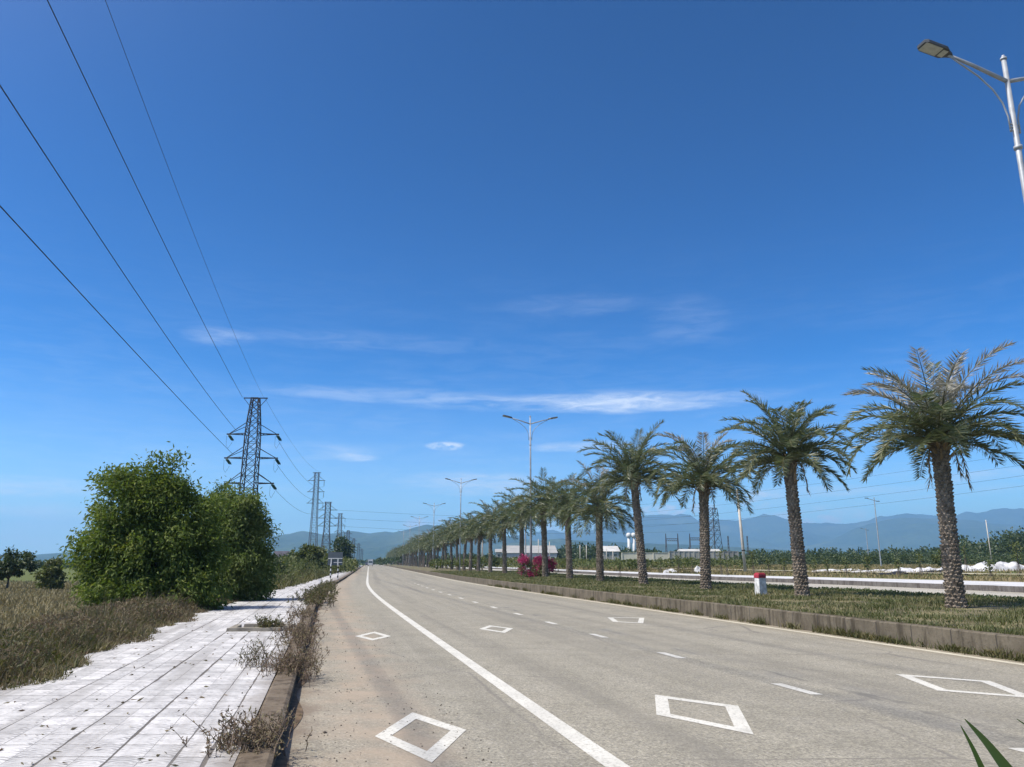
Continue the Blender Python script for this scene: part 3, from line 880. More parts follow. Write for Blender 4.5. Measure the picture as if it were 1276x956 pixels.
def build_dry(seed, nf, length, pairs, wleaf):
    r = np.random.default_rng(seed)
    LP, LD, LN = [], [], []
    b = MB()
    for i in range(nf):
        az = r.uniform(0, 6.28); ln = length * r.uniform(0.4, 0.95); K = 8
        pts = [np.array([math.cos(az) * 0.2, math.sin(az) * 0.2, r.uniform(-0.25, 0.05)])]
        for k in range(K):
            e = -0.15 - 1.3 * min(1, (k + 1) / 3.5)
            pts.append(pts[-1] + np.array([math.cos(az) * math.cos(e), math.sin(az) * math.cos(e), math.sin(e)]) * ln / K)
        b.tube([tuple(p) for p in pts], list(np.linspace(0.02, 0.006, K + 1)), 4, 0, False)
        pts = np.array(pts)
        S = np.repeat(np.linspace(0.2, 0.98, pairs), 2); idx = np.clip(S * K, 0, K - 1e-4); j = idx.astype(int); fr = (idx - j)[:, None]
        LP.append(pts[j] * (1 - fr) + pts[j + 1] * fr)
        T = unit(pts[j + 1] - pts[j])
        LD.append(T * 1.2 + r.normal(0, 0.35, T.shape) + [0, 0, -0.3]); LN.append(np.full(len(S), 0.3) * r.uniform(0.6, 1.1, len(S)))
    # old leaf stalk stubs under the crown
    for i in range(26):
        az = i * 2.4; z = r.uniform(-0.55, 0.15)
        p = np.array([math.cos(az) * 0.2, math.sin(az) * 0.2, z])
        q_ = p + np.array([math.cos(az) * 0.2, math.sin(az) * 0.2, 0.22]) * r.uniform(0.5, 1.1)
        b.tube([p, q_], [0.04, 0.018], 4, 0, False)
    V, Fc = kites(np.concatenate(LP), np.concatenate(LD), np.concatenate(LN), wleaf, 0.2)
    return np.concatenate([V, np.array(b.v)]), np.concatenate([Fc, np.array(b.f) + len(V)])

def build_trunk(seed, h, lean, rb=0.235, rt=0.175, rows=48, per=12):
    r = np.random.default_rng(seed)
    V, Fs = [], []
    seg, ring = 14, 18
    def centre(s): return np.array([lean[0] * s ** 1.25, lean[1] * s ** 1.25, -0.12 + (h + 0.12) * s])
    def rad(s): return rt + (rb - rt) * (1 - s) ** 1.2 * 0.75 + (rb - rt) * 0.45 * math.exp(-s * 14) + 0.055 * math.exp(-(1 - s) * 8)
    for i in range(ring):
        s = i / (ring - 1); c = centre(s)
        for k in range(seg):
            a = 6.2832 * k / seg
            V.append(c + np.array([math.cos(a), math.sin(a), 0]) * (rad(s) - 0.02))
    for i in range(ring - 1):
        for k in range(seg):
            k2 = (k + 1) % seg
            Fs.append((i * seg + k, i * seg + k2, (i + 1) * seg + k2, (i + 1) * seg + k))
    # overlapping diamond leaf scars in a spiral
    for i in range(rows):
        for k in range(per):
            s = (i + 0.5 + r.uniform(-0.2, 0.2)) / rows
            a = 6.2832 * (k + 0.5 * (i % 2)) / per + r.uniform(-0.07, 0.07)
            c = centre(s); R_ = rad(s)
            w = 6.2832 * R_ / per * 0.55 * r.uniform(0.8, 1.1); hh = (h / rows) * r.uniform(0.85, 1.35)
            o_ = R_ + 0.012 + 0.045 * r.uniform(0.3, 1.0) + (0.03 if s > 0.93 else 0)
            er = np.array([math.cos(a), math.sin(a), 0]); et = np.array([-math.sin(a), math.cos(a), 0]); ez = np.array([0, 0, 1.0])
            b0 = len(V)
            V += [c + er * (R_ - 0.03) - ez * hh * 0.75, c + er * (R_ - 0.02) + et * w, c + er * (R_ - 0.04) + ez * hh * 0.9, c + er * (R_ - 0.02) - et * w,
                  c + er * o_ + ez * hh * 0.35, c + er * (o_ - 0.012) + ez * hh * 0.55 + et * w * 0.55, c + er * (o_ - 0.012) + ez * hh * 0.55 - et * w * 0.55]
            Fs += [(b0, b0 + 1, b0 + 5, b0 + 4), (b0, b0 + 4, b0 + 6, b0 + 3), (b0 + 1, b0 + 2, b0 + 5), (b0 + 3, b0 + 6, b0 + 2), (b0 + 4, b0 + 5, b0 + 2, b0 + 6)]
    return np.array(V), Fs

PALM_GROUP = 'date palms in a row along the grassy median'
def make_palm(label, seed, x, y, zb, h, lean, nf, length, droop, pairs, pale=0.0, wleaf=0.034, dry=4, rows=48, flat=0.0, extra=()):
    t = empty('date_palm', (x, y, zb), label, 'palm tree', PALM_GROUP)
    V, Fs = build_trunk(seed, h, lean, rows=rows)
    mesh_np('trunk', V, Fs, M['bark'], t)
    V, Fc, mi = build_crown(seed + 50, nf, length, droop, pairs, pale, wleaf, flat, 1.0, extra)
    mesh_np('crown', V + np.array([lean[0], lean[1], h]), Fc, [M['palm'], M['palmpale'], M['rachis']], t, None, mi)
    V, Fc = build_dry(seed + 90, dry, 1.5, 14, wleaf)
    mesh_np('dry_fronds', V + np.array([lean[0], lean[1], h]), Fc, M['palmdry'], t)
    return t

PX = [1192, 1000, 880, 802, 748, 710, 679.5, 650.5, 629, 611, 596, 586, 578, 569, 562, 555]
PY = [off_at_px(px, 14.35) for px in PX]
#        trunk top px          frond len, droop, nfronds, pairs, pale, label
near = [
 ((1168, 551), 2.75, 70, 44, 58, 0.34, 0.030, 4, 'nearest and largest date palm, at the right edge with silvery bleached upper fronds'),
 ((984, 572), 2.60, 76, 46, 54, 0.00, 0.032, 2, 'leaning date palm with a dense green umbrella crown, next to the red and white post'),
 ((876, 604), 2.80, 80, 42, 48, 0.15, 0.036, 3, 'shorter date palm with pale upright centre fronds, left of the red and white post'),
 ((790, 597), 3.10, 70, 44, 46, 0.00, 0.040, 2, 'tall date palm with a leaning trunk and plumed crown in front of the water towers'),
 ((746, 634), 3.20, 78, 40, 40, 0.12, 0.046, 6, 'date palm with tan dead fronds hanging in its crown, left of the plumed tall palm'),
 ((707, 638), 3.20, 72, 40, 38, 0.00, 0.050, 3, 'date palm just right of the magenta flowering shrub'),
 ((677, 636), 3.30, 72, 40, 36, 0.00, 0.054, 3, 'date palm standing in the right half of the magenta flowering shrub'),
 ((650, 645), 3.20, 72, 38, 34, 0.00, 0.058, 3, 'date palm rising behind the left half of the magenta flowering shrub'),
]
for i, (top, fl, dr, nf, pr, pale, wl, dry, lab) in enumerate(near):
    Y = PY[i]; x = float(L(Y) + 14.35)
    if i == 6:
        Y = 61.6; x = float(at_y(679.5, 718, Y)[0])
    tp = at_y(top[0], top[1], Y)
    h = tp[2] - MEDZ
    make_palm(lab, 100 + i * 7, x, Y, MEDZ, h, (tp[0] - x, (0.12 if i % 2 else -0.1)), int(nf * 1.08), fl, dr, int(pr * 1.2), pale, wl * (1.1 if i < 4 else 1.0), dry, 46, 0.0, [((-0.55, -6, 80, 2.9), (3.0, 22, 105, 3.0)), ((2.9, 5, 60, 2.6),), ((0.2, 0, 70, 2.7), (3.3, 10, 80, 2.6)), ((0.1, -5, 60, 2.9),), (), (), (), ()][i])
# the farther palms: three further forms, copied down the row
protos = []
for j, (h, fl) in enumerate(((5.1, 3.2), (5.7, 3.3), (4.9, 3.1), (5.3, 3.0), (5.5, 3.4))):
    Y = PY[8 + j]
    lab = ['date palm left of the magenta shrub, first clear trunk beyond it',
           'second date palm trunk to the left of the magenta shrub',
           'third date palm trunk to the left of the magenta shrub',
           'fourth date palm trunk to the left of the magenta shrub',
           'fifth date palm trunk to the left of the magenta shrub'][j]
    t = make_palm(lab, 300 + j * 13, float(L(Y) + 14.35), Y, MEDZ, h, (0.1 * (j - 1), 0.05), 41, fl, 68 + 4 * j, 36, 0.05 * (j % 3), 0.060, 5 + 4 * j, 32)
    protos.append((t, [c for c in bpy.data.objects if c.parent == t]))
ys = PY[13:]
while ys[-1] < 560: ys.append(ys[-1] + 7.9)
for i, Y in enumerate(ys):
    p, kids = protos[int(rng.integers(0, 5))]
    c = copy_fast(p, kids)
    dx = rng.normal(0, 0.12)
    c.location = (float(L(Y) + 14.35 + dx), Y, MEDZ)
    c.rotation_euler = (rng.normal(0, 0.02), rng.normal(0, 0.02), rng.uniform(0, 6.28))
    s = rng.uniform(0.86, 1.12)
    c.scale = (s, s, s * rng.uniform(0.95, 1.06))
    if Y < 125: c['label'] = 'date palm in the close set run between the parked white car and the third lamp'
    elif Y < 215: c['label'] = 'date palm in the crowded run of trunks left of the third twin lamp'
    else: c['label'] = 'tiny date palm in the far tapering end of the median row'

# magenta bougainvillea
def bush(name, label, cat, x, y, z, blobs, n, ls, lw, mat, stem_mat, extra=None, group=None):
    t = empty(name, (x, y, z), label, cat, group)
    P, D = blob_leaves(blobs, n, 0.16)
    V, Fc = kites(P, D, ls * rng.uniform(0.7, 1.2, n), lw * rng.uniform(0.7, 1.2, n))
    mesh_np('foliage', V, Fc, mat, t)
    b = MB()
    for c, r_ in blobs:
        b.tube([(c[0] * 0.15, c[1] * 0.15, -0.05), (c[0] * 0.6, c[1] * 0.6, c[2] * 0.5), c], [0.035, 0.025, 0.01], 5)
    b.build('stems', stem_mat, t)
    return t

def blob_leaves(blobs, n, jitter, droop=0.25, shell=0.5, twigs=None):
    vol = np.array([r_[0] * r_[1] * r_[2] for c, r_ in blobs]); vol = vol / vol.sum()
    twigs = twigs or max(40, n // 40)
    bi = rng.choice(len(blobs), twigs, p=vol)
    C = np.array([blobs[i][0] for i in bi], float); Rr = np.array([blobs[i][1] for i in bi], float)
    d = unit(rng.normal(size=(twigs, 3)))
    rr = (shell + (1 - shell) * rng.uniform(0, 1, twigs) ** 0.6) * rng.uniform(0.74, 1.26, twigs)
    T = C + d * Rr * rr[:, None]
    ti = rng.integers(0, twigs, n)
    base = T[ti]
    P = base + rng.normal(0, jitter, (n, 3)) * [1, 1, 0.8]
    D = d[ti] * 0.7 + rng.normal(0, 0.75, (n, 3)) + [0, 0, -droop]
    return P, D

Yb = 63.1
bx = at_y(668, 712, Yb)[0]
t = bush('bougainvillea', 'magenta flowering bougainvillea shrub around two palm trunks on the median', 'flowering shrub', bx, Yb, MEDZ,
         [((-0.75, 0, 0.75), (0.75, 0.7, 0.75)), ((0.55, 0.1, 0.7), (0.85, 0.7, 0.75)), ((-0.1, -0.1, 0.5), (0.9, 0.8, 0.6))], 2600, 0.14, 0.08, M['shrub'], M['twig'])
fb = [((-0.95, -0.1, 1.35), (0.45, 0.5, 0.38)), ((0.35, -0.1, 1.35), (0.6, 0.5, 0.42)), ((0.85, -0.1, 1.15), (0.75, 0.55, 0.5)), ((0.1, -0.4, 0.85), (0.4, 0.35, 0.35)),
      ((-0.95, -0.4, 0.55), (0.3, 0.3, 0.3)), ((-0.3, -0.5, 0.25), (0.5, 0.3, 0.15)), ((0.9, -0.45, 0.6), (0.4, 0.3, 0.3)), ((1.25, 0, 0.95), (0.35, 0.3, 0.25))]
P, D = blob_leaves(fb, 5200, 0.13, 0, 0.3)
V, Fc = kites(P, D, 0.085, 0.07)
mesh_np('blossoms', V, Fc, M['flower'], t)

# ------------------------------------------------------------------ broadleaf trees
def tree(name, label, x, y, z, blobs, n, ls, lw, mat, trunk_r=0.12, jitter=0.2, droop=0.6, group=None, shell=0.55, twigs=None, fork=0.5, cat='tree'):
    t = empty(name, (x, y, z), label, cat, group)
    b = MB()
    top = max(c[2] for c, r_ in blobs) * fork
    b.tube([(0, 0, -0.1), (0.04, 0.02, top * 0.5), (0, 0.05, top)], [trunk_r * 1.25, trunk_r, trunk_r * 0.75], 9)
    for c, r_ in blobs:
        mid = (c[0] * 0.45, c[1] * 0.45, top * 0.75 + (c[2] - top * 0.75) * 0.5)
        b.tube([(0, 0.03, top * 0.55), mid, c], [trunk_r * 0.55, trunk_r * 0.38, trunk_r * 0.12], 6)
    b.build('trunk', M['treebark'], t)
    P, D = blob_leaves(blobs, n, jitter, droop, shell, twigs)
    V, Fc = kites(P, D, ls * rng.uniform(0.65, 1.2, n), lw * rng.uniform(0.7, 1.2, n), 0.2)
    mesh_np('crown', V, Fc, mat, t)
    return t

def pxblob(x, y, rx, ry, Y, root, depth=1.0, dY=0.0):
    c = at_y(x, y, Y + dY); k = (Y + dY) / F
    return (tuple(c - np.array(root)), (rx * k, rx * k * depth, ry * k * 1.02))
YT = 25.5
tz = float(terrain(-9.0, YT))
root = (float(at_y(190, 740, YT)[0]), YT, tz)
bl = [pxblob(*a, YT, root, 0.9, dd) for a, dd in [((192, 622, 36, 42), 0), ((160, 640, 42, 48), -0.4), ((228, 645, 38, 42), 0.2), ((140, 685, 36, 42), -0.5), ((190, 690, 55, 55), 0.0),
      ((238, 700, 36, 48), 0.3), ((128, 728, 28, 34), -0.6), ((170, 740, 45, 32), -0.6), ((225, 742, 42, 30), -0.2), ((176, 598, 22, 22), 0.2), ((150, 590, 17, 16), 0), ((206, 590, 17, 18), 0), ((122, 664, 20, 16), 0)]]
tree('broadleaf_tree', 'large dark green broadleaf tree with drooping leaves beside the field, left of its twin', *root, bl, 72000, 0.165, 0.06, M['leaf'], 0.13, 0.20, 0.75, None, 0.35, 520)
YT2 = 31.5
root = (float(at_y(296, 735, YT2)[0]), YT2, float(terrain(-8.5, YT2)))
bl = [pxblob(*a, YT2, root, 0.9, dd) for a, dd in [((278, 626, 20, 22), 0), ((302, 648, 30, 34), 0), ((266, 660, 24, 36), -0.4), ((316, 678, 22, 34), 0.2), ((290, 695, 40, 42), 0.0), ((318, 715, 20, 24), 0.2),
      ((275, 728, 34, 22), -0.4), ((306, 737, 26, 12), 0), ((285, 612, 10, 10), 0.1), ((325, 652, 11, 14), 0)]]
tree('broadleaf_tree', 'rounded paler broadleaf tree overhanging the pavement in front of the pylon', *root, bl, 50000, 0.17, 0.06, M['leaf2'], 0.12, 0.20, 0.75, None, 0.35, 380)

def small_tree(label, px, py_base, py_top, halfw, Y, mat, n=2600, name='field_tree', off=-40, low=0.35, cat='tree', zb=None, ls=0.30):
    zt = float(terrain(off, Y)) if zb is None else zb
    root = (float(at_y(px, py_base, Y)[0]), Y, zt)
    ht = at_y(px, py_top, Y)[2] - zt
    w = halfw * Y / F
    bl = []
    for i in range(8):
        a = i * 2.4; q = rng.uniform(low, 0.9)
        rr = w * 0.5 * rng.uniform(0.75, 1.15)
        bl.append(((math.cos(a) * w * 0.5 * (1.15 - q * 0.6), math.sin(a) * w * 0.5, ht * q * 0.9), (rr, rr, ht * 0.20)))
    bl.append(((0, 0, ht * 0.84), (w * 0.42, w * 0.42, ht * 0.15)))
    s = ls * Y / 70.0
    return tree(name, label, *root, bl, n, s, s * 0.5, mat, max(0.06, ht * 0.022), 0.05 * ht, 0.35, None, 0.35, 90, 0.55, cat)
small_tree('dark rounded tree at the left edge standing in the dry field', 8, 735, 684, 34, 62, M['leafdark'], 4200, low=0.25)
small_tree('small loose green tree in the dry field, right of the dark rounded one', 63, 737, 697, 17, 60, M['shrub'], 2200, low=0.2)
small_tree('spreading yellow green tree on the verge left of the black and white sign posts', 383, 708, 682, 24, 105, M['shrub'], 3200, off=-12, low=0.3)
small_tree('dark tree with an open trunk behind the road sign panel', 425, 702, 668, 15, 190, M['leafdark'], 1800, off=-12, low=0.5)
small_tree('dark bushy sapling beside the big twin trees at the pavement edge', 345, 725, 694, 12, 60, M['leafdark'], 1500, off=-9, low=0.2)
small_tree('round green bush on the far right plain behind the nearest palm trunk', 1178, 703, 683, 15, 105, M['shrub'], 1500, off=70, low=0.2, name='field_bush', cat='bush')
# ------------------------------------------------------------------ thick scrub left of the pavement, and distant woods
def mass(name, label, spots, n, ls, mat, ratio=0.5, cat='vegetation'):
    # spots: (x, y, z, rx, ry, rz)
    S = np.array(spots)
    w = S[:, 3] * S[:, 5]; w = w / w.sum()
    i = rng.choice(len(S), n, p=w)
    d = unit(rng.normal(size=(n, 3)))
    d[:, 2] = np.abs(d[:, 2]) * np.where(rng.uniform(size=n) < 0.85, 1, -0.5)
    r_ = (0.5 + 0.5 * rng.uniform(size=n) ** 0.5) * rng.uniform(0.85, 1.1, n)
    P = S[i, :3] + d * S[i, 3:] * r_[:, None]
    s = np.broadcast_to(ls if np.isscalar(ls) else ls[i], n) * rng.uniform(0.6, 1.3, n)
    V, Fc = kites(P, d + rng.normal(0, 0.6, (n, 3)), s, s * ratio, 0.2)
    return tag(mesh_np(name, V, Fc, mat), label, cat, None, 'stuff')
sp = []
for i in range(150):
    Y = 44 + 150 * rng.uniform() ** 1.4
    off = verge_edge(Y) - 0.3 - rng.uniform(0, 1) ** 1.3 * (7 + 0.08 * Y)
    h = rng.uniform(0.5, 1.05) * (0.7 + 0.006 * Y) * (1 + 0.14 * (verge_edge(Y) - off))
    h = min(h, 1.9)
    sp.append((float(L(Y) + off), Y, float(terrain(off, Y)) + h * 0.2, h * rng.uniform(0.9, 1.6), h * 1.3, h))
mass('verge_scrub', 'waist high olive scrub along the left of the pavement beyond the big trees', sp, 30000, 0.22, M['shrub'], 0.35, 'scrub')
off, Y = scatter(26000, lambda Y: verge_edge(Y) - 6, lambda Y: verge_edge(Y) + 0.15, 40, 170, 1.4)
P = np.stack([L(Y) + off, Y, terrain(off, Y)], 1)
tag(mesh_blades('verge_reeds', [blades(P, rng.uniform(0.3, 1.0, len(Y)), 0.03 + 0.0006 * Y, 0.8)], M['weed']), 'long green and straw grass edging the far pavement', 'grass', None, 'stuff')

def belt(name, label, x0, x1, top, base_off, Y0, Y1, n, nl, ls, mat, zb=0.6, wid=1.0):
    # top: list of (px, py) giving the skyline of the wood
    tx = [a for a, b_ in top]; ty = [b_ for a, b_ in top]
    sp = []
    for i in range(n):
        Y = rng.uniform(Y0, Y1); px = rng.uniform(x0, x1)
        p = at_y(px, np.interp(px, tx, ty), Y0)
        ht = max(0.6, (p[2] - EYE) * Y / Y0 * rng.uniform(0.62, 1.05) + EYE - zb)
        x = at_y(px, 700, Y)[0]
        r_ = wid * rng.uniform(0.8, 1.4) * max(1.2, ht * 0.33)
        sp.append((x, Y, zb + ht * 0.36, r_, r_, ht * 0.62))
    return mass(name, label, sp, nl, ls, mat, 0.7, 'wood')
belt('distant_woods', 'dark band of distant woods below the right hand hills', 690, 1290, [(690, 690), (705, 678), (730, 677), (770, 679), (790, 684), (880, 684), (905, 686), (1000, 684), (1150, 682), (1180, 677), (1290, 676)],
     0, 300, 400, 420, 24000, 1.1, M['leafdark'], 0.6)
belt('distant_plantation', 'band of dark young plantation trees across the right plain', 900, 1300, [(900, 691.5), (1000, 690), (1100, 690), (1200, 690), (1300, 688)], 0, 170, 230, 330, 34000, 0.42, M['leafdark'], 0.8)
belt('corner_woods', 'taller dark wood at the right edge of the plain', 1175, 1330, [(1175, 680), (1200, 668), (1230, 668), (1250, 661), (1276, 655), (1330, 650)], 0, 240, 275, 120, 9000, 0.9, M['leafdark'], 0.6)
belt('middle_scrub', 'scrubby green plants on the plain before the cream wall', 540, 940, [(540, 697), (600, 694), (700, 696), (760, 697), (800, 698), (860, 696), (940, 698)], 0, 115, 165, 220, 14000, 0.4, M['shrub'], 0.75, 0.7)
belt('factory_woods', 'dark trees around the grey factory hall', 470, 700, [(470, 696), (560, 690), (640, 690), (700, 690)], 0, 330, 420, 160, 8000, 1.1, M['leafdark'], 0.6)
belt('left_woods', 'low line of distant trees beyond the left fields', -80, 130, [(-80, 700), (0, 702), (40, 702), (48, 699), (60, 703), (80, 704), (95, 699), (130, 698)], 0, 260, 330, 150, 9000, 0.9, M['leafdark'], -0.6)
belt('left_scrub_wood', 'green bushes behind the verge left of the sign posts', 326, 440, [(326, 700), (345, 692), (360, 690), (380, 686), (400, 688), (420, 692), (440, 697)], 0, 110, 190, 130, 10000, 0.5, M['shrub'], -0.4)
belt('road_end_woods', 'dark trees closing the far end of the road', 425, 540, [(425, 697), (445, 698), (460, 699), (480, 697), (540, 692)], 0, 560, 760, 140, 6000, 1.6, M['leafdark'], -0.2)

# ------------------------------------------------------------------ twin arm street lamps on the median
HEAD = math.atan2(0.235, 1.0)
def lamp_parts(t):
    b = MB()
    b.tube([(0, 0, -0.1), (0, 0, 4), (0, 0, 9), (0, 0, 13.02)], [0.10, 0.085, 0.066, 0.054], 14)
    b.tube([(0, 0, 13.0), (0, 0, 13.05)], [0.072, 0.072], 14)
    b.tube([(0, 0, 13.05), (0, 0, 13.12)], [0.05, 0.03], 12)
    b.tube([(0, 0, 10.62), (0, 0, 10.70)], [0.092, 0.092], 14)
    b.box((0, 0, 0.02), (0.42, 0.42, 0.05))
    b.build('pole', M['galv'], t, True)
    for s in (-1, 1):
        b = MB()
        b.tube([(0, 0, 12.41), (s * 0.4, 0, 12.53), (s * 0.95, 0, 12.70), (s * 1.6, 0, 12.86)], [0.05, 0.048, 0.042, 0.036], 10)
        b.build('arm', M['galv'], t, True)
        b = MB()
        pts = [(s * 0.13, 0, 11.05), (s * 0.14, 0, 11.45), (s * 0.24, 0, 11.80), (s * 0.46, 0, 12.12), (s * 0.82, 0, 12.42), (s * 1.25, 0, 12.66), (s * 1.5, 0, 12.80)]
        b.tube(pts, 0.02, 8)
        for z in (11.10, 11.18, 11.26):
            b.bar((0, 0, z), (s * 0.15, 0, z), 0.025)
        b.build('brace', M['galv'], t, True)
        h = MB()
        # flat lamp head, rounded plan, tipped up a little
        def hp(u, v, w):   # u along arm, v across, w up
            return (s * (1.52 + u * 0.985), v, 12.87 + u * 0.20 + w)
        plan = [(0, -0.05), (0.10, -0.09), (0.22, -0.17), (0.74, -0.17), (0.82, -0.12), (0.82, 0.12), (0.74, 0.17), (0.22, 0.17), (0.10, 0.09), (0, 0.05)]
        n = len(plan)
        V = [hp(u, v, -0.035) for u, v in plan] + [hp(u, v, 0.03) for u, v in plan] + [hp(0.03 + u * 0.92, v * 0.8, 0.075) for u, v in plan]
        Fs = [tuple(range(n))[::-1], tuple(range(2 * n, 3 * n))]
        for j in (0, 1):
            Fs += [(j * n + i, j * n + (i + 1) % n, (j + 1) * n + (i + 1) % n, (j + 1) * n + i) for i in range(n)]
        h.add(V, Fs)
        hd = h.build('lamp_head', M['lamp_dark'], t)
        g = MB()
        for (u0, u1, w) in ((0.34, 0.78, 0.14), (0.17, 0.30, 0.11)):
            V = [hp(u0, -w, -0.037), hp(u1, -w, -0.037), hp(u1, w, -0.037), hp(u0, w, -0.037),
                 hp(u0, -w, -0.048), hp(u1, -w, -0.048), hp(u1, w, -0.048), hp(u0, w, -0.048)]
            g.add(V, [(0, 1, 2, 3), (7, 6, 5, 4), (0, 4, 5, 1), (1, 5, 6, 2), (2, 6, 7, 3), (3, 7, 4, 0)])
        g.build('lens', M['lamp_glass'], hd)

LG = 'twin arm street lamps along the median'
lamps = [(16.28, 'tall twin arm street lamp at the right edge with one lamp head in view'),
         (63.0, 'twin arm street lamp rising behind the magenta shrub'),
         (112.0, 'third twin arm lamp, its pole coming down among the palms left of the white car'),
         (159.0, 'fourth twin arm lamp, standing out above the far palms in front of the hill peak'),
         (206.0, 'fifth and faintest high twin arm lamp, against the left shoulder of the hill'),
         (253.0, 'tiny sixth twin arm lamp far down the median'),
         (300.0, 'tiny seventh twin arm lamp far down the median beyond the sixth')]
l0 = None
for Y, lab in lamps:
    x = float(L(Y) + 12.99)
    if Y < 20: x = 11.85
    hd = math.atan(0.235 - 0.0535 * float(smooth(18, 75, Y)))
    if l0 is None:
        l0 = empty('street_lamp', (x, Y, MEDZ), lab, 'street lamp', LG, hd)
        lamp_parts(l0); t = l0
    else:
        t = copy_tree(l0)
        t.location = (x, Y, MEDZ); t.rotation_euler = (0, 0, hd); t['label'] = lab

# lamps and poles across the far carriageway
def single_lamp(label, px, py, ptop, Y, right=False, thick=1.0):
    zb = float(terrain(60, Y)) if Y < 150 else 0.8
    p = at_y(px, py, Y)
    zt = at_y(px, ptop, Y)[2]
    t = empty('street_lamp', (p[0], Y, zb), label, 'street lamp', 'slim lamps across the far road', 0.2)
    h = zt - zb
    b = MB(); b.tube([(0, 0, -0.2), (0, 0, h * 0.6), (0, 0, h)], [0.09 * thick, 0.075 * thick, 0.055 * thick], 8); b.build('pole', M['galv'], t)
    b = MB(); b.tube([(0.45, 0, h - 0.55), (0, 0, h - 0.45), (-0.7, 0, h - 0.28), (-1.3, 0, h - 0.12)], 0.04 * thick, 6); b.build('arm', M['galv'], t)
    for s, x in ((-1, -1.3), (1, 0.6)):
        b = MB(); b.box((x, 0, h - 0.12 if s < 0 else h - 0.56), (0.55, 0.24, 0.09), 0, 0, 0.8); b.build('lamp_head', M['lamp_dark'], t)
single_lamp('slim leaning double headed lamp beyond the far road, between the two nearest palms', 1098, 705, 620, 118)
single_lamp('faint small lamp pole on the plain left of the slim leaning lamp', 1082, 690, 658, 210, thick=1.3)
def plain_pole(label, px, ptop, Y, r0, r1, mat, zb=0.8, lean=0.0, bands=False, name='utility_pole'):
    p = at_y(px, 700, Y); zt = at_y(px, ptop, Y)[2]
    t = empty(name, (p[0], Y, zb), label, 'utility pole')
    h = zt - zb
    b = MB(); b.tube([(0, 0, -0.3), (lean * 0.5, 0, h * 0.5), (lean, 0, h)], [r0, (r0 + r1) / 2, r1], 12); b.build('shaft', mat, t, True)
    b = MB()
    b.bar((lean - 0.25, 0, h - 0.35), (lean + 0.25, 0, h - 0.35), 0.06)
    b.build('cross_bar', M['lattice'], t)
    b = MB()
    b.tube([(lean * 0.24, 0, h * 0.22), (lean * 0.25, 0, h * 0.225 + 0.12)], [r0 * 1.06, r0 * 1.06], 12)
    b.build('clamp', M['lattice'], t)
plain_pole('thick pale concrete utility pole leaning left, beside the two palms right of the cream wall', 928, 610, 92, 0.19, 0.13, M['pole'], 0.85, -0.35)
plain_pole('tan utility pole between the palm trunks right of the white car', 601, 652, 150, 0.17, 0.12, M['pole'], 0.5)
plain_pole('thin grey pole at the far right in front of the corner wood', 1236, 648, 175, 0.11, 0.08, M['pole'], 0.9, -0.1)
for px, pt, Y in ((723, 679, 230), (731, 679, 235), (756, 683, 240), (764, 686, 250), (685, 675, 240), (671, 672, 260)):
    plain_pole({723: 'left one of two thin pale poles between palms before the dark woods', 731: 'right one of two thin pale poles between palms before the dark woods',
                756: 'thin pale pole left of the tall plumed palm trunk', 764: 'shorter thin pale pole beside the tall plumed palm trunk',
                685: 'thin pale pole just right of the palm in the magenta shrub', 671: 'thin pale pole in front of the grey factory hall'}[px], px, pt, Y, 0.12, 0.10, M['pole'], 0.8)
# T shaped lamp beyond the road, seen through the palms
p = at_y(655, 700, 120)
t = empty('street_lamp', (p[0], 120, 0.6), 'pale lamp with a long level arm seen through the palm crowns over the magenta shrub', 'street lamp')
h = at_y(655, 641, 120)[2] - 0.6
b = MB(); b.tube([(0, 0, -0.2), (0, 0, h)], [0.12, 0.09], 10); b.build('pole', M['galv'], t)
b = MB(); b.bar((0, 0, h), (-1.7, 0, h + 0.02), 0.1); b.build('arm', M['galv'], t)
b = MB(); b.box((-1.55, 0, h + 0.05), (0.7, 0.3, 0.12), 0, 0, 0.8); b.build('lamp_head', M['lamp_dark'], t)

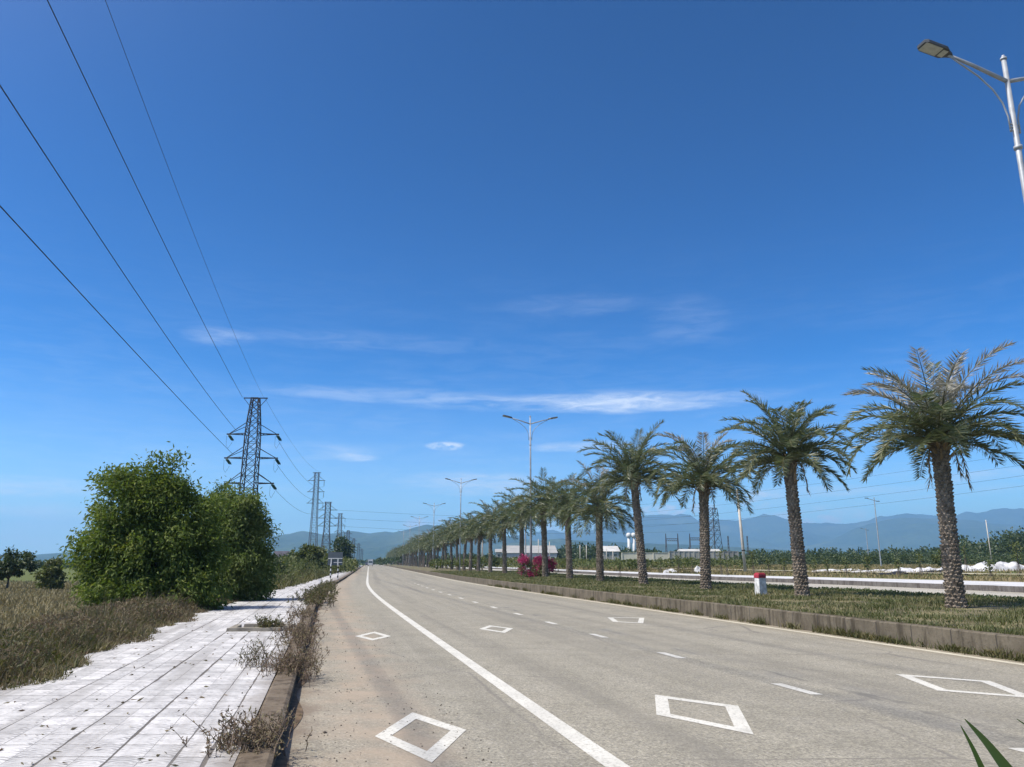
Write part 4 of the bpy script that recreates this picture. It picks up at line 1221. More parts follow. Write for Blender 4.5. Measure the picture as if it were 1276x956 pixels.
# ------------------------------------------------------------------ transmission pylons
def pylon(label, x, y, zb, body, arms, top=None, leg=0.16, dg=0.09, rz=0.0, hang=None, mat='lattice', tension=False):
    t = empty('transmission_pylon', (x, y, zb), label, 'pylon', 'lattice transmission pylons', rz)
    b = MB()
    def half(z): return float(np.interp(z, [q[0] for q in body], [q[1] for q in body]))
    zs = [body[0][0]]
    while zs[-1] < body[-1][0] - 0.3:
        zs.append(min(body[-1][0], zs[-1] + max(1.1, half(zs[-1]) * 1.75)))
    cor = [(-1, -1), (1, -1), (1, 1), (-1, 1)]
    for z0, z1 in zip(zs[:-1], zs[1:]):
        a, c = half(z0), half(z1)
        for i in range(4):
            p0 = (cor[i][0] * a, cor[i][1] * a, z0); p1 = (cor[i][0] * c, cor[i][1] * c, z1)
            q0 = (cor[(i + 1) % 4][0] * a, cor[(i + 1) % 4][1] * a, z0); q1 = (cor[(i + 1) % 4][0] * c, cor[(i + 1) % 4][1] * c, z1)
            b.bar(p0, p1, leg)
            b.bar(p0, q1, dg); b.bar(q0, p1, dg)
            b.bar(p1, q1, dg)
    b.build('lattice_body', M[mat], t)
    tips = []
    for z, hl in arms:
        w = half(z); rise = 1.9 if hl > 3 else 1.2
        for s in (-1, 1):
            b = MB()
            tip = (s * hl, 0, z)
            for v in (-1, 1):
                b.bar((s * w, v * w, z), tip, leg * 0.9)
                b.bar((s * w, v * w, z + rise), tip, dg * 1.2)
                n = 4
                for k in range(1, n):
                    f_ = k / n
                    lo = (s * (w + (hl - w) * f_), v * w * (1 - f_), z)
                    b.bar(lo, (lo[0], -lo[1], z), dg)
            b.box((s * hl, 0, z), (0.7, 0.3, 0.22))
            b.build('cross_arm', M[mat], t)
            tips.append((s, hl, z))
    if top:
        b = MB(); z, hl = top
        b.bar((-hl, 0, z), (hl, 0, z), leg * 1.1)
        for s in (-1, 1):
            b.bar((s * hl, 0, z), (s * half(z - 2.2), 0, z - 1.7), dg)
        b.build('earth_wire_bar', M[mat], t)
    for s, hl, z in tips:
        if hang and (s > 0 or hang[1]):
            b = MB()
            if tension:
                for e in (0.12, -0.12):
                    pts = [(s * hl + e, 0.1, z - 0.15), (s * hl + 0.35 + e, 1.6, z - 1.0)]
                    b.tube(pts, 0.05, 6)
                    for k in range(6):
                        f_ = 0.15 + k * 0.13
                        c = np.array(pts[0]) * (1 - f_) + np.array(pts[1]) * f_
                        d = (np.array(pts[1]) - np.array(pts[0])) * 0.03
                        b.tube([c - d, c + d], 0.17, 8)
            else:
                b.tube([(s * hl, 0, z), (s * hl, 0, z - hang[0])], 0.04 * leg / 0.16, 6)
                for k in range(8):
                    zz = z - hang[0] * (0.2 + 0.09 * k)
                    b.tube([(s * hl, 0, zz), (s * hl, 0, zz - 0.09)], 0.15, 8)
            b.build('insulator_string', M['insul'] if tension else M[mat], t)
            if tension:
                b = MB()
                pts = [(s * hl + 0.05, -1.2, z - 0.5), (s * hl - 0.12, -0.6, z - 2.2), (s * hl - 0.05, 0.3, z - 2.6), (s * hl + 0.25, 1.4, z - 1.3)]
                b.tube(pts, 0.022, 5); b.build('jumper_cable', M['wire'], t)
    return t
pz = -0.6
pylon('nearest dark lattice pylon with three crossarms and green insulators, above the twin trees', -47.7, 140, pz,
      [(0, 2.3), (10.8, 1.42), (16.2, 1.2), (25.2, 1.12), (28, 0.95), (32, 0.62)], [(16.2, 4.1), (20.8, 4.5), (25.2, 4.4)], (32.0, 2.2), 0.165, 0.085, 0.03, (2, True), 'lattice', True)
pylon('slender tall pylon with hanging insulators, just right of the nearest lattice pylon', -78.6, 310, pz,
      [(0, 1.75), (16, 1.15), (24, 0.95), (37.5, 0.75)], [(25.3, 3.1), (29.8, 3.1), (34.3, 3.1)], (37.5, 1.6), 0.16, 0.06, 0.0, (2.4, False), 'lattice2')
pylon('stocky three armed pylon in front of the hill, right of the slender tall one', -78.2, 330, pz,
      [(0, 2.1), (11, 1.5), (16, 1.1), (27.2, 1.0)], [(17.2, 3.7), (20.5, 3.7), (23.9, 3.7)], (27.2, 1.5), 0.2, 0.09, 0.1, None, 'lattice2')
pylon('faint pylon above the dark open tree behind the road sign', -103.6, 470, pz,
      [(0, 2.0), (16, 1.2), (31, 0.8)], [(20, 3.0), (24, 3.0), (28, 3.0)], (31, 1.5), 0.19, 0.08, 0.0, (2.2, False), 'lattice2')
for px, ptop, Y, lab in ((434, 661, 620, 'hazy pylon right of the dark open tree'), (441, 671, 760, 'small hazy pylon right of the dark open tree, second from it'), (447, 677, 900, 'smaller hazy pylon, third from the dark open tree'), (451, 684, 1100, 'smallest hazy pylon, nearest the far end of the road')):
    p = at_y(px, ptop, Y)
    hh = p[2] - pz
    pylon(lab, p[0], Y, pz, [(0, 2.0), (hh * 0.5, 1.2), (hh, 0.8)], [(hh * 0.65, 3.0), (hh * 0.78, 3.0), (hh * 0.9, 3.0)], None, 0.22, 0.09, 0, None, 'lattice2')
p = at_y(888, 633, 430)
pylon('hazy lattice pylon on the right plain beside the palm near the substation', p[0], 430, 0.8,
      [(0, 3.4), (12, 2.6), (22, 2.0), (p[2] - 0.8, 1.6)], [(18, 4.0), (22, 4.0), (26, 4.0)], (p[2] - 0.8, 2.2), 0.22, 0.13, 0.5, None, 'lattice2')

# ------------------------------------------------------------------ cables
def cable(label, pts, r, group=None):
    b = MB(); b.tube(pts, r, 5)
    return tag(b.build('power_cable', M['wire'], None, True), label, 'power cable', group)
CG = 'cables strung between the pylons'
ang = R(13.5)
u = np.array([math.sin(ang), -math.cos(ang)])
def near_wire(label, attach, samples, r):
    p1 = at_y(attach[0], attach[1], 140.0)
    n = np.array([-u[1], u[0]])
    T, Z = [0.0], [p1[2]]
    for q in samples:
        d = ray(*q)
        t = (n @ p1[:2]) / (n @ d[:2]); pt = d * t
        T.append((pt[:2] - p1[:2]) @ u); Z.append(pt[2] + EYE)
    co = np.polyfit(T, Z, 2, w=[3] + [1] * len(samples))
    tt = np.concatenate([np.linspace(0, 150, 50)])
    pts = [(p1[0] + u[0] * t, p1[1] + u[1] * t, np.polyval(co, t)) for t in tt]
    cable(label, pts, r, CG)
near_wire('lowest dark cable running from the left edge to the middle arm of the nearest pylon', (290, 566), [(0, 253), (100, 368), (200, 475), (260, 533)], 0.035)
near_wire('second dark cable from the left edge to the top arm of the nearest pylon', (294, 536), [(0, 107), (99, 259), (200, 407), (250, 480), (280, 520)], 0.035)
near_wire('dark cable from the top edge to the left tip of the pylon bar', (302, 495), [(60, 0), (181, 259), (228, 350), (270, 434)], 0.033)
near_wire('thin faint cable from the top edge to the right tip of the pylon bar', (329, 496), [(131, 0), (229, 259), (265, 350), (290, 412)], 0.016)
def span(label, A, B, sag, r):
    A, B = np.array(A, float), np.array(B, float)
    pts = [tuple(A + (B - A) * t - np.array([0, 0, 4 * sag * t * (1 - t)])) for t in np.linspace(0, 1, 22)]
    cable(label, pts, r, CG)
for za, zb_, lab in ((24.2, 31.3, 'upper'), (19.8, 26.8, 'middle'), (15.2, 22.3, 'lower')):
    span('faint %s cable from the nearest pylon arms to the slender pylon' % lab, (-43.4, 141.6, za - 0.6), (-75.5, 310, zb_), 3.0, 0.03)
span('faint top cable between the nearest pylon and the slender pylon', (-46.0, 140, 31.4), (-77.0, 310, 36.9), 2.5, 0.02)
for za, zb_, lab in ((23.3, 27.0, 'highest'), (19.9, 23.0, 'middle'), (16.6, 19.0, 'lowest')):
    span('%s of three hazy cables crossing rightward from the stocky pylon' % lab, (-74.5, 330, za), (111, 430, zb_), 2.5, 0.035)
for (a, b_, lab) in (((700, 637), (1500, 528), 'top'), ((700, 646), (1500, 545), 'second'), ((700, 655), (1500, 560), 'third'), ((700, 662), (1500, 575), 'bottom')):
    span('%s faint cable sweeping behind the palm crowns on the right' % lab, at_y(a[0], a[1], 480), at_y(b_[0], b_[1], 190), 3.0, 0.035)

# ------------------------------------------------------------------ road sign, marker, milestone
Ys_ = 69.0
p = at_y(411.5, 722, Ys_)
t = empty('road_sign', (p[0], Ys_, 0.10), 'two post road sign seen from behind, dark panels over black and white striped posts', 'road sign', None, 0.12)
wk = Ys_ / F
zz = lambda y: float(at_y(415, y, Ys_)[2] - 0.10)
for i, xo in enumerate((0.0, 8.0 * wk)):
    f_ = MB()
    z = 0.0; top = zz(703.0); n = 7
    for k in range(n):
        f_.tube([(xo, i * 0.5, top * k / n - 0.02 * (k == 0)), (xo, i * 0.5, top * (k + 1) / n)], 0.055, 8, k % 2)
    f_.build('post', [M['white'], M['black']], t)
b = MB(); b.box((4.6 * wk, 0.10, (zz(704.5) + zz(697)) / 2), (17.5 * wk, 0.04, zz(697) - zz(704.5))); b.build('lower_panel', M['signback'], t)
b = MB(); b.box((4.6 * wk, 0.10, (zz(696.3) + zz(688)) / 2), (17.5 * wk, 0.04, zz(688) - zz(696.3))); b.build('upper_panel', M['signback'], t)
b = MB()
for xo in (0.0, 8.0 * wk):
    b.box((xo, 0.04, (zz(704) + zz(696)) / 2), (0.10, 0.05, zz(696) - zz(704)))
b.box((4.6 * wk, 0.045, zz(696.0)), (17 * wk, 0.04, 0.06)); b.box((8 * wk, 0.045, zz(701.0)), (10 * wk, 0.04, 0.055))
b.build('frame', M['white'], t)

p = at_y(447, 705, 190)
t = empty('marker_board', (p[0], 190, 0.1), 'small white roadside board by the far end of the left pavement', 'marker board')
b = MB(); b.box((-0.22, 0, 0.75), (0.34, 0.08, 0.75)); b.box((0.24, 0, 0.62), (0.42, 0.08, 0.5)); b.build('board', M['white'], t)
b = MB(); b.bar((-0.22, 0.05, 0), (-0.22, 0.05, 0.6), 0.07); b.bar((0.24, 0.05, 0), (0.24, 0.05, 0.5), 0.07); b.build('post', M['galv'], t)

p = on_z(948.5, 741.5, MEDZ + 0.02)
t = empty('milestone', (p[0], p[1], MEDZ), 'white concrete kilometre post with a dark red top on the median grass', 'milestone', None, 0.42)
b = MB()
def octa(w, d, c): return [(-w + c, -d), (w - c, -d), (w, -d + c), (w, d - c), (w - c, d), (-w + c, d), (-w, d - c), (-w, -d + c)]
pl = octa(0.175, 0.13, 0.015)
n = 8
V = []
for z, k in ((-0.1, 1.1), (0.0, 1.08), (0.64, 0.97)):
    V += [(x * k, y * k, z) for x, y in pl]
b.add(V, [(i + j * n, (i + 1) % n + j * n, (i + 1) % n + (j + 1) * n, i + (j + 1) * n) for j in range(2) for i in range(n)] + [tuple(range(16, 24))])
b.build('post', simple('weathered_white', (0.50, 0.50, 0.485), 0.85, 0.35, 7, bump=0.3), t)
b = MB(); V = []
for z, k in ((0.641, 1.05), (0.74, 1.05), (0.80, 0.94), (0.825, 0.7)):
    V += [(x * k, y * k, z) for x, y in pl]
b.add(V, [(i + j * n, (i + 1) % n + j * n, (i + 1) % n + (j + 1) * n, i + (j + 1) * n) for j in range(3) for i in range(n)] + [tuple(range(24, 32)), tuple(range(n))[::-1]])
b.build('red_top', M['red'], t)

# ------------------------------------------------------------------ vehicles
def wheels(t, w, xs, r):
    for y in xs:
        for s in (-1, 1):
            b = MB(); b.tube([(s * (w - 0.2), y, r), (s * w, y, r)], r, 16, 0)
            wh = b.build('wheel', M['tyre'], t)
            b = MB(); b.tube([(s * (w + 0.003), y, r), (s * (w + 0.02), y, r)], r * 0.6, 12); b.build('rim', M['galv'], wh)
def car(label, x, y, z, rz, paint, hgt=1.8, name='parked_car'):
    t = empty(name, (x, y, z), label, 'car', None, rz)
    w = 0.92
    prof = [(-2.25, 0.35), (-2.3, 0.75), (-2.15, 0.98), (-1.0, 1.06), (1.95, 1.04), (2.25, 0.98), (2.3, 0.6), (2.25, 0.35)]
    b = MB()
    n = len(prof)
    V = [(s * w * (1 if zz_ < 1 else 0.97), yy, zz_) for s in (-1, 1) for yy, zz_ in prof]
    b.add(V, [tuple(range(n)), tuple(range(n, 2 * n))[::-1]] + [(i, n + i, n + (i + 1) % n, (i + 1) % n) for i in range(n)])
    cab = [(-1.15, 1.05), (-0.45, hgt), (1.6, hgt), (2.1, 1.03)]
    V = [(s * (w * 0.96 if zz_ < 1.2 else w * 0.78), yy, zz_) for s in (-1, 1) for yy, zz_ in cab]
    b.add(V, [(0, 1, 2, 3), (7, 6, 5, 4), (0, 4, 5, 1), (1, 5, 6, 2), (2, 6, 7, 3), (3, 7, 4, 0)])
    b.build('body', paint, t)
    def pane(nm, pts):
        b2 = MB(); b2.add(pts, [(0, 1, 2, 3)]); b2.build(nm, M['glass'], t)
    k0, k1 = w * 0.9, w * 0.76
    pane('windscreen', [(-k0, -1.09, 1.12), (k0, -1.09, 1.12), (k1, -0.53, hgt - 0.08), (-k1, -0.53, hgt - 0.08)])
    pane('rear_window', [(-k0, 2.03, 1.14), (k0, 2.03, 1.14), (k1, 1.66, hgt - 0.08), (-k1, 1.66, hgt - 0.08)])
    for s in (-1, 1):
        a, c = s * (w * 0.965), s * (w * 0.80)
        pane('side_window', [(a, -0.85, 1.13), (a, 0.3, 1.13), (c, 0.3, hgt - 0.1), (c, -0.35, hgt - 0.1)])
        pane('side_window', [(a, 0.4, 1.13), (a, 1.8, 1.13), (c, 1.45, hgt - 0.1), (c, 0.4, hgt - 0.1)])
        b = MB(); b.box((s * 0.66, -2.3, 0.78), (0.34, 0.05, 0.16)); b.build('headlight', M['lamp_glass'], t)
        b = MB(); b.box((s * 0.74, 2.3, 0.82), (0.2, 0.05, 0.2)); b.build('tail_light', M['red'], t)
    b = MB(); b.box((0, -2.3, 0.5), (1.7, 0.06, 0.2)); b.build('bumper', M['black'], t)
    wheels(t, w, (-1.45, 1.4), 0.35)
    return t
hdg = math.atan(0.1815)
Yc = 190.0
car('white car on the opposite carriageway, half hidden by palm trunks', float(at_y(586, 705, Yc)[0]), Yc, 0.004, hdg + 0.25, M['white'], 1.85, 'white_car')
Yt = 350.0
t = empty('truck', (float(at_y(461.5, 703, Yt)[0]), Yt, 0.004), 'white lorry coming along the far end of the near road', 'truck', None, hdg)
b = MB(); b.box((0, -2.2, 1.45), (2.1, 1.7, 1.9), 0, 0, 0.94); b.build('cab', M['white'], t)
b = MB(); b.box((0, 1.2, 1.75), (2.25, 4.6, 2.3)); b.build('cargo_box', M['chalk'], t)
b = MB(); b.box((0, 0.3, 0.55), (1.9, 6.4, 0.25)); b.build('chassis', M['black'], t)
b = MB(); b.add([(-0.9, -3.062, 1.45), (0.9, -3.062, 1.45), (0.85, -3.03, 2.15), (-0.85, -3.03, 2.15)], [(0, 1, 2, 3)]); b.build('windscreen', M['glass'], t)
for s in (-1, 1):
    b = MB(); b.box((s * 0.8, -3.07, 0.85), (0.35, 0.06, 0.2)); b.build('headlight', M['lamp_glass'], t)
wheels(t, 1.08, (-2.2, 2.2), 0.45)
car('small dark car left of the white lorry at the far end of the road', float(at_y(457.3, 703, 380)[0]), 380, 0.004, hdg, simple('dark_car_paint', (0.06, 0.06, 0.08), 0.35, 0.05, 2), 1.5, 'dark_car')

# ------------------------------------------------------------------ buildings
def hall(name, label, px0, px1, ptop, Y, depth, zb, wall, roof, rise=0.12, cat='building', win=None, ry=0.0):
    x0, x1 = at_y(px0, 700, Y)[0], at_y(px1, 700, Y)[0]
    zt = at_y((px0 + px1) / 2, ptop, Y)[2]
    t = empty(name, ((x0 + x1) / 2, Y + depth / 2, zb), label, cat, None, ry)
    w, d, h = x1 - x0, depth, zt - zb
    he = h * (1 - rise)
    b = MB(); b.box((0, 0, he / 2), (w, d, he))
    b.build('wall', wall, t)
    b = MB()
    e = 0.4
    V = [(-w / 2 - e, -d / 2 - e, he), (w / 2 + e, -d / 2 - e, he), (w / 2 + e, d / 2 + e, he), (-w / 2 - e, d / 2 + e, he),
         (-w / 2 - e, 0, h), (w / 2 + e, 0, h)]
    b.add(V, [(0, 1, 5, 4), (2, 3, 4, 5), (1, 2, 5), (3, 0, 4), (3, 2, 1, 0)])
    b.build('roof', roof, t)
    if win:
        nw, ww, wh, wz = win
        for i in range(nw):
            x = -w / 2 + w * (i + 0.5) / nw
            b = MB(); b.box((x, -d / 2 - 0.02, wz), (ww, 0.06, wh)); fr = b.build('window', M['white'], t)
            b = MB(); b.box((x, -d / 2 - 0.06, wz), (ww * 0.85, 0.03, wh * 0.85)); b.build('pane', M['glass'], fr)
    return t
hall('factory_hall', 'long grey roofed factory hall with a white front behind the magenta shrub', 626, 694, 678.5, 300, 40, 0.7, M['hallwall'], M['roof'], 0.42, win=(6, 1.6, 1.0, 2.6))
hall('factory_shed', 'low white shed with a flat pale roof left of the tall plumed palm', 752, 772, 680, 290, 14, 0.7, M['greywall'], M['hallwall'], 0.3, win=(2, 1.5, 1.0, 3.6))
hall('small_house', 'little pale box building left of the factory hall, seen between palms', 618, 625, 684, 290, 6, 0.7, M['greywall'], M['roof'], 0.2, win=(1, 1.0, 1.0, 3.4))
hall('substation_building', 'low pale roofed building behind the grey wall by the substation', 852, 900, 684, 250, 10, 0.7, M['greywall'], M['hallwall'], 0.25, win=(3, 1.5, 0.9, 2.4))
hall('gabled_house', 'dark slate roofed house with pale gable right of the twin trees', 337, 352, 686.5, 215, 9, -0.4, M['bluewall'], M['redroof'], 0.45, win=(2, 0.9, 1.0, 2.6))
hall('blue_house', 'low pale blue house right of the dark slate roofed one', 351, 367, 692.5, 225, 8, -0.4, M['bluewall'], M['roof'], 0.25, win=(3, 0.7, 0.8, 1.8))
def wall_run(name, label, px0, px1, pt0, Y, mat, zb=0.5, piers=12, ang=0.0):
    x0, x1 = at_y(px0, 700, Y)[0], at_y(px1, 700, Y)[0]
    zt = at_y((px0 + px1) / 2, pt0, Y)[2]
    t = empty(name, ((x0 + x1) / 2, Y, zb), label, 'wall', None, ang)
    w, h = x1 - x0, zt - zb
    b = MB(); b.box((0, 0, h / 2), (w, 0.25, h)); b.build('panel', mat, t)
    b = MB(); b.box((0, 0, h + 0.05), (w + 0.1, 0.4, 0.1)); b.build('coping', mat, t)
    for i in range(piers + 1):
        b = MB(); b.box((-w / 2 + w * i / piers, -0.15, h / 2), (0.3, 0.2, h * 0.99)); b.build('pier', mat, t)
wall_run('boundary_wall', 'bright cream boundary wall behind the tall plumed palm', 775, 834, 689.3, 178, M['cream'], 0.5, 3)
wall_run('boundary_wall', 'dull grey boundary wall in bays continuing right of the cream wall', 834.5, 920, 687.5, 186, M['greywall'], 0.5, 14)
def water_tower(label, px, Y):
    p = at_y(px, 700, Y); zt = at_y(px, 664, Y)[2]; zb = 0.6
    t = empty('water_tower', (p[0], Y, zb), label, 'water tower', 'pair of white water towers')
    h = zt - zb
    b = MB(); b.tube([(0, 0, -0.3), (0, 0, h * 0.86)], [0.75, 0.65], 14); b.build('shaft', M['white'], t, True)
    b = MB(); b.tube([(0, 0, h * 0.84), (0, 0, h * 0.88), (0, 0, h * 0.96), (0, 0, h)], [0.7, 1.25, 1.25, 0.5], 16); b.build('tank', M['white'], t, True)
water_tower('left one of the two white mushroom water towers beyond the cream wall', 784.5, 380)
water_tower('right one of the two white mushroom water towers, nearer the palm trunk', 790.7, 380)
def gantry(label, px0, px1, ptop, pbar, Y):
    x0, x1 = at_y(px0, 700, Y)[0], at_y(px1, 700, Y)[0]
    zt = at_y(px0, ptop, Y)[2]; zb_ = at_y(px0, pbar, Y)[2]
    t = empty('substation_gantry', ((x0 + x1) / 2, Y, 0.6), label, 'gantry', 'steel gantries of the substation')
    for s in (-1, 1):
        b = MB(); x = s * (x1 - x0) / 2
        b.bar((x - 0.4, 0, 0), (x, 0, zt - 0.6), 0.18); b.bar((x + 0.4, 0, 0), (x, 0, zt - 0.6), 0.18)
        for k in range(1, 6):
            z = (zt - 0.6) * k / 7; q = 0.4 * (1 - k / 7); b.bar((x - q, 0, z), (x + q, 0, z + 0.6), 0.1)
        b.build('mast', M['lattice2'], t)
    b = MB(); z = zb_ - 0.6
    b.bar(((x0 - x1) / 2, 0, z), ((x1 - x0) / 2, 0, z), 0.16); b.bar(((x0 - x1) / 2, 0, z + 0.7), ((x1 - x0) / 2, 0, z + 0.7), 0.16)
    for k in range(6):
        a = (x0 - x1) / 2 + (x1 - x0) * k / 6; b.bar((a, 0, z), (a + (x1 - x0) / 6, 0, z + 0.7), 0.1)
    b.build('beam', M['lattice2'], t)
gantry('left steel gantry of the substation behind the grey wall', 831, 846, 665, 674, 260)
gantry('right steel gantry of the substation, beside the palm trunk', 861, 874, 665, 673, 255)
for px, pt, lab in ((909, 668, 'tall dark mast of the substation left of the pale utility pole'), (933, 668, 'tall dark mast right of the pale utility pole')):
    p = at_y(px, 700, 240); zt = at_y(px, pt, 240)[2]
    t = empty('lattice_mast', (p[0], 240, 0.6), lab, 'mast')
    b = MB(); h = zt - 0.6
    for s in (-1, 1): b.bar((s * 0.3, 0, 0), (s * 0.1, 0, h), 0.14)
    for k in range(9): b.bar((-0.3 + 0.02 * k, 0, h * k / 9), (0.3 - 0.02 * k, 0, h * (k + 1) / 9), 0.09)
    b.build('lattice_body', M['lattice2'], t)

# ------------------------------------------------------------------ saplings, rubble and bollards of the far bank
def sapling(label, px, ptop, Y, full):
    x = float(at_y(px, 700, Y)[0]); off = x - float(L(Y))
    zb = float(terrain(off, Y)); h = at_y(px, ptop, Y)[2] - zb
    t = empty('sapling', (x, Y, zb), label, 'sapling', 'staked saplings beyond the far pavement')
    b = MB(); b.tube([(0, 0, -0.1), (0.03, 0, h * 0.5), (0, 0.02, h * 0.93)], [0.035, 0.03, 0.015], 6); b.build('trunk', M['treebark'], t)
    b = MB()
    for s in (0.25, -0.2): b.bar((s, 0.1 * s, -0.1), (s * 0.15, 0, h * 0.5), 0.032)
    b.build('stake', M['treebark'], t)
    n = int(130 * full) + 25
    z = h * (0.45 + 0.55 * rng.uniform(size=n) ** 0.8)
    P = np.stack([rng.normal(0, 0.10 + 0.12 * full, n), rng.normal(0, 0.10 + 0.12 * full, n), z], 1)
    V, Fc = kites(P, rng.normal(size=(n, 3)) + [0, 0, -.3], 0.22, 0.12)
    mesh_np('crown', V, Fc, M['shrub'], t)
saps = [(1268, 676, 66, 1.0, 'tallest yellow green staked sapling at the far right edge'), (1232, 699, 62, 0.5, 'short dark sapling left of the tallest staked one'), (1203, 678, 74, 0.15, 'bare thin stake of a sapling right of the nearest palm trunk'),
        (1146, 690, 70, 0.3, 'thin sapling before the white stone heap left of the nearest palm'), (1118, 696, 68, 0.2, 'wispy sapling between the white heap and the leaning lamp'), (1080, 694, 72, 0.7, 'leafy sapling just left of the leaning lamp foot'),
        (1053, 696, 76, 0.4, 'sapling second to the left of the leaning lamp'), (1030, 697, 74, 0.3, 'sapling right of the umbrella crowned palm trunk, third from the lamp'), (1014, 698, 78, 0.3, 'sapling close to the right of the umbrella crowned palm trunk'),
        (976, 695, 78, 0.3, 'thin sapling left of the umbrella crowned palm trunk'), (957, 697, 80, 0.4, 'sapling above the red and white post'), (938, 687, 84, 0.8, 'leafy sapling right of the pale utility pole'), (905, 690, 80, 0.3, 'thin sapling between the short palm and the pale pole'),
        (898, 686, 84, 0.6, 'staked sapling just right of the short palm trunk'), (862, 694, 92, 0.7, 'bushy sapling left of the short palm trunk'), (845, 692, 95, 1.0, 'broad leafy sapling in front of the grey wall'), (772, 700, 92, 0.5, 'dark little sapling left of the tall plumed palm'),
        (823, 694, 96, 0.5, 'narrow sapling before the join of the cream and grey walls')]
for px, pt, Y, fl, lab in saps: sapling(lab, px, pt, Y, fl)

def rubble(name, label, cx, cy, lx, ly, hz, mat, seed, rz=0.0, cat='stone heap'):
    zb = float(terrain(cx - float(L(cy)), cy))
    nx, ny = 60, 18
    V = []
    for j in range(ny):
        for i in range(nx):
            x, y = (i / (nx - 1) - 0.5), (j / (ny - 1) - 0.5)
            e = max(0.0, 1 - (abs(2 * x) ** 2.5 + abs(2 * y) ** 2.2))
            nz = noise.noise((x * lx * 0.55 + seed, y * ly * 0.8, seed)) + 0.5 * noise.noise((x * lx * 1.7, y * ly * 1.9, seed + 5)) + 0.3 * abs(noise.noise((x * lx * 4, y * ly * 4, seed + 9)))
            z = hz * (e ** 0.5) * (0.62 + 0.75 * nz) - 0.10 + (0.05 if e > 0 else 0)
            a, b_ = x * lx, y * ly
            V.append((a * math.cos(rz) - b_ * math.sin(rz), a * math.sin(rz) + b_ * math.cos(rz), z))
    Fs = np.array([(j * nx + i, j * nx + i + 1, (j + 1) * nx + i + 1, (j + 1) * nx + i) for j in range(ny - 1) for i in range(nx - 1)])
    o = mesh_np(name, V, Fs, mat)
    o.location = (cx, cy, zb)
    return tag(o, label, cat)
def rp(px, Y): return float(at_y(px, 700, Y)[0])
rubble('stone_heap', 'large long heap of white stone at the far right edge of the plain', rp(1262, 78), 78, 15, 3.5, 0.85, M['chalk'], 1.3)
rubble('stone_heap', 'broad flat white stone spread behind the nearest palm trunk', rp(1180, 80), 80, 13, 3.0, 0.42, M['chalk'], 4.1, 0.05)
rubble('stone_heap', 'low thin line of white stone between the leaning lamp and the nearest palm', rp(1110, 84), 84, 9, 2.0, 0.28, M['chalk'], 7.7)
rubble('dark_debris', 'dark torn sheeting lying in front of the white stone heaps', rp(1128, 76), 76, 6.0, 1.4, 0.30, M['black'], 2.2, 0, 'debris')
rubble('dark_debris', 'dark debris patch between white stones behind the nearest palm trunk', rp(1168, 77), 77, 4.0, 1.2, 0.42, M['black'], 9.2, 0, 'debris')
rubble('white_boulder', 'white boulder pile on scrub in front of the cream wall', rp(835, 100), 100, 1.9, 1.0, 0.6, M['chalk'], 12.0, 0, 'boulder')
rubble('white_boulder', 'white boulder beside the short palm trunk in front of the grey wall', rp(870, 98), 98, 1.3, 1.0, 0.8, M['chalk'], 15.5, 0, 'boulder')
rubble('white_boulder', 'small white slab lying left of the boulder pile', rp(808, 104), 104, 1.2, 0.8, 0.5, M['chalk'], 18.5, 0, 'boulder')
rubble('stone_heap', 'thin white stony strip on the bank between the umbrella crowned palm and the lamp', rp(1052, 90), 90, 8, 1.6, 0.28, M['chalk'], 21.0)
Yp = np.arange(30, 140, 1.0)
o = sheet('bank_path', [lambda Y: pave2(Y) + 11.0 + 0.3 * np.sin(Y * 0.7), lambda Y: pave2(Y) + 12.2 + 0.3 * np.sin(Y * 0.9)], Yp, simple('pale_earth', (0.36, 0.33, 0.24), 0.95, 0.2, 1.0), lambda o, Y: terrain(o, Y) + 0.16)
tag(o, 'narrow pale earth path along the bank beyond the far pavement', None, None, 'structure')

# ------------------------------------------------------------------ strap leaved plant at the lower right corner
def strap_leaf(t, pts, w):
    pts = [np.array(p) for p in pts]
    # smooth the control points
    P = []
    for i in range(len(pts) - 1):
        for k in range(4):
            f_ = k / 4
            p0 = pts[max(i - 1, 0)]; p1 = pts[i]; p2 = pts[i + 1]; p3 = pts[min(i + 2, len(pts) - 1)]
            P.append(0.5 * ((2 * p1) + (-p0 + p2) * f_ + (2 * p0 - 5 * p1 + 4 * p2 - p3) * f_ ** 2 + (-p0 + 3 * p1 - 3 * p2 + p3) * f_ ** 3))
    P.append(pts[-1])
    n = len(P); V = []
    ln = np.concatenate([[0], np.cumsum([np.linalg.norm(P[i + 1] - P[i]) for i in range(n - 1)])]); ln /= ln[-1]
    for i, p in enumerate(P):
        T = P[min(i + 1, n - 1)] - P[max(i - 1, 0)]
        s = np.cross(T, [0, 1, 0.0]); s = s / np.linalg.norm(s)
        ww = w * min(1.0, 0.55 + ln[i] * 1.2) * min(1.0, ((1 - ln[i]) / 0.16) ** 0.75) + 0.0004
        V += [p - s * ww, p + np.array([0, 0.22 * ww, 0]), p + s * ww]
    Fs = [(i * 3 + k, i * 3 + k + 1, i * 3 + k + 4, i * 3 + k + 3) for i in range(n - 1) for k in (0, 1)]
    return mesh_np('leaf', V, Fs, M['blade'], t, None, None, True)
root = np.array([1.02, 0.98, 0.0])
t = empty('strap_leaved_plant', tuple(root), 'green strap leaved plant with pointed leaf tips poking up at the lower right corner', 'plant')
def lp(px, py, Y): return at_y(px, py, Y) - root
strap_leaf(t, [(-0.02, 0, 0), (-0.10, 0, 0.5), (-0.25, 0.0, 1.0), lp(1318, 1050, 1.0), lp(1286, 999, 1.0), lp(1253, 956, 1.0), lp(1228, 924, 1.0), lp(1202, 896, 1.0)], 0.0165)
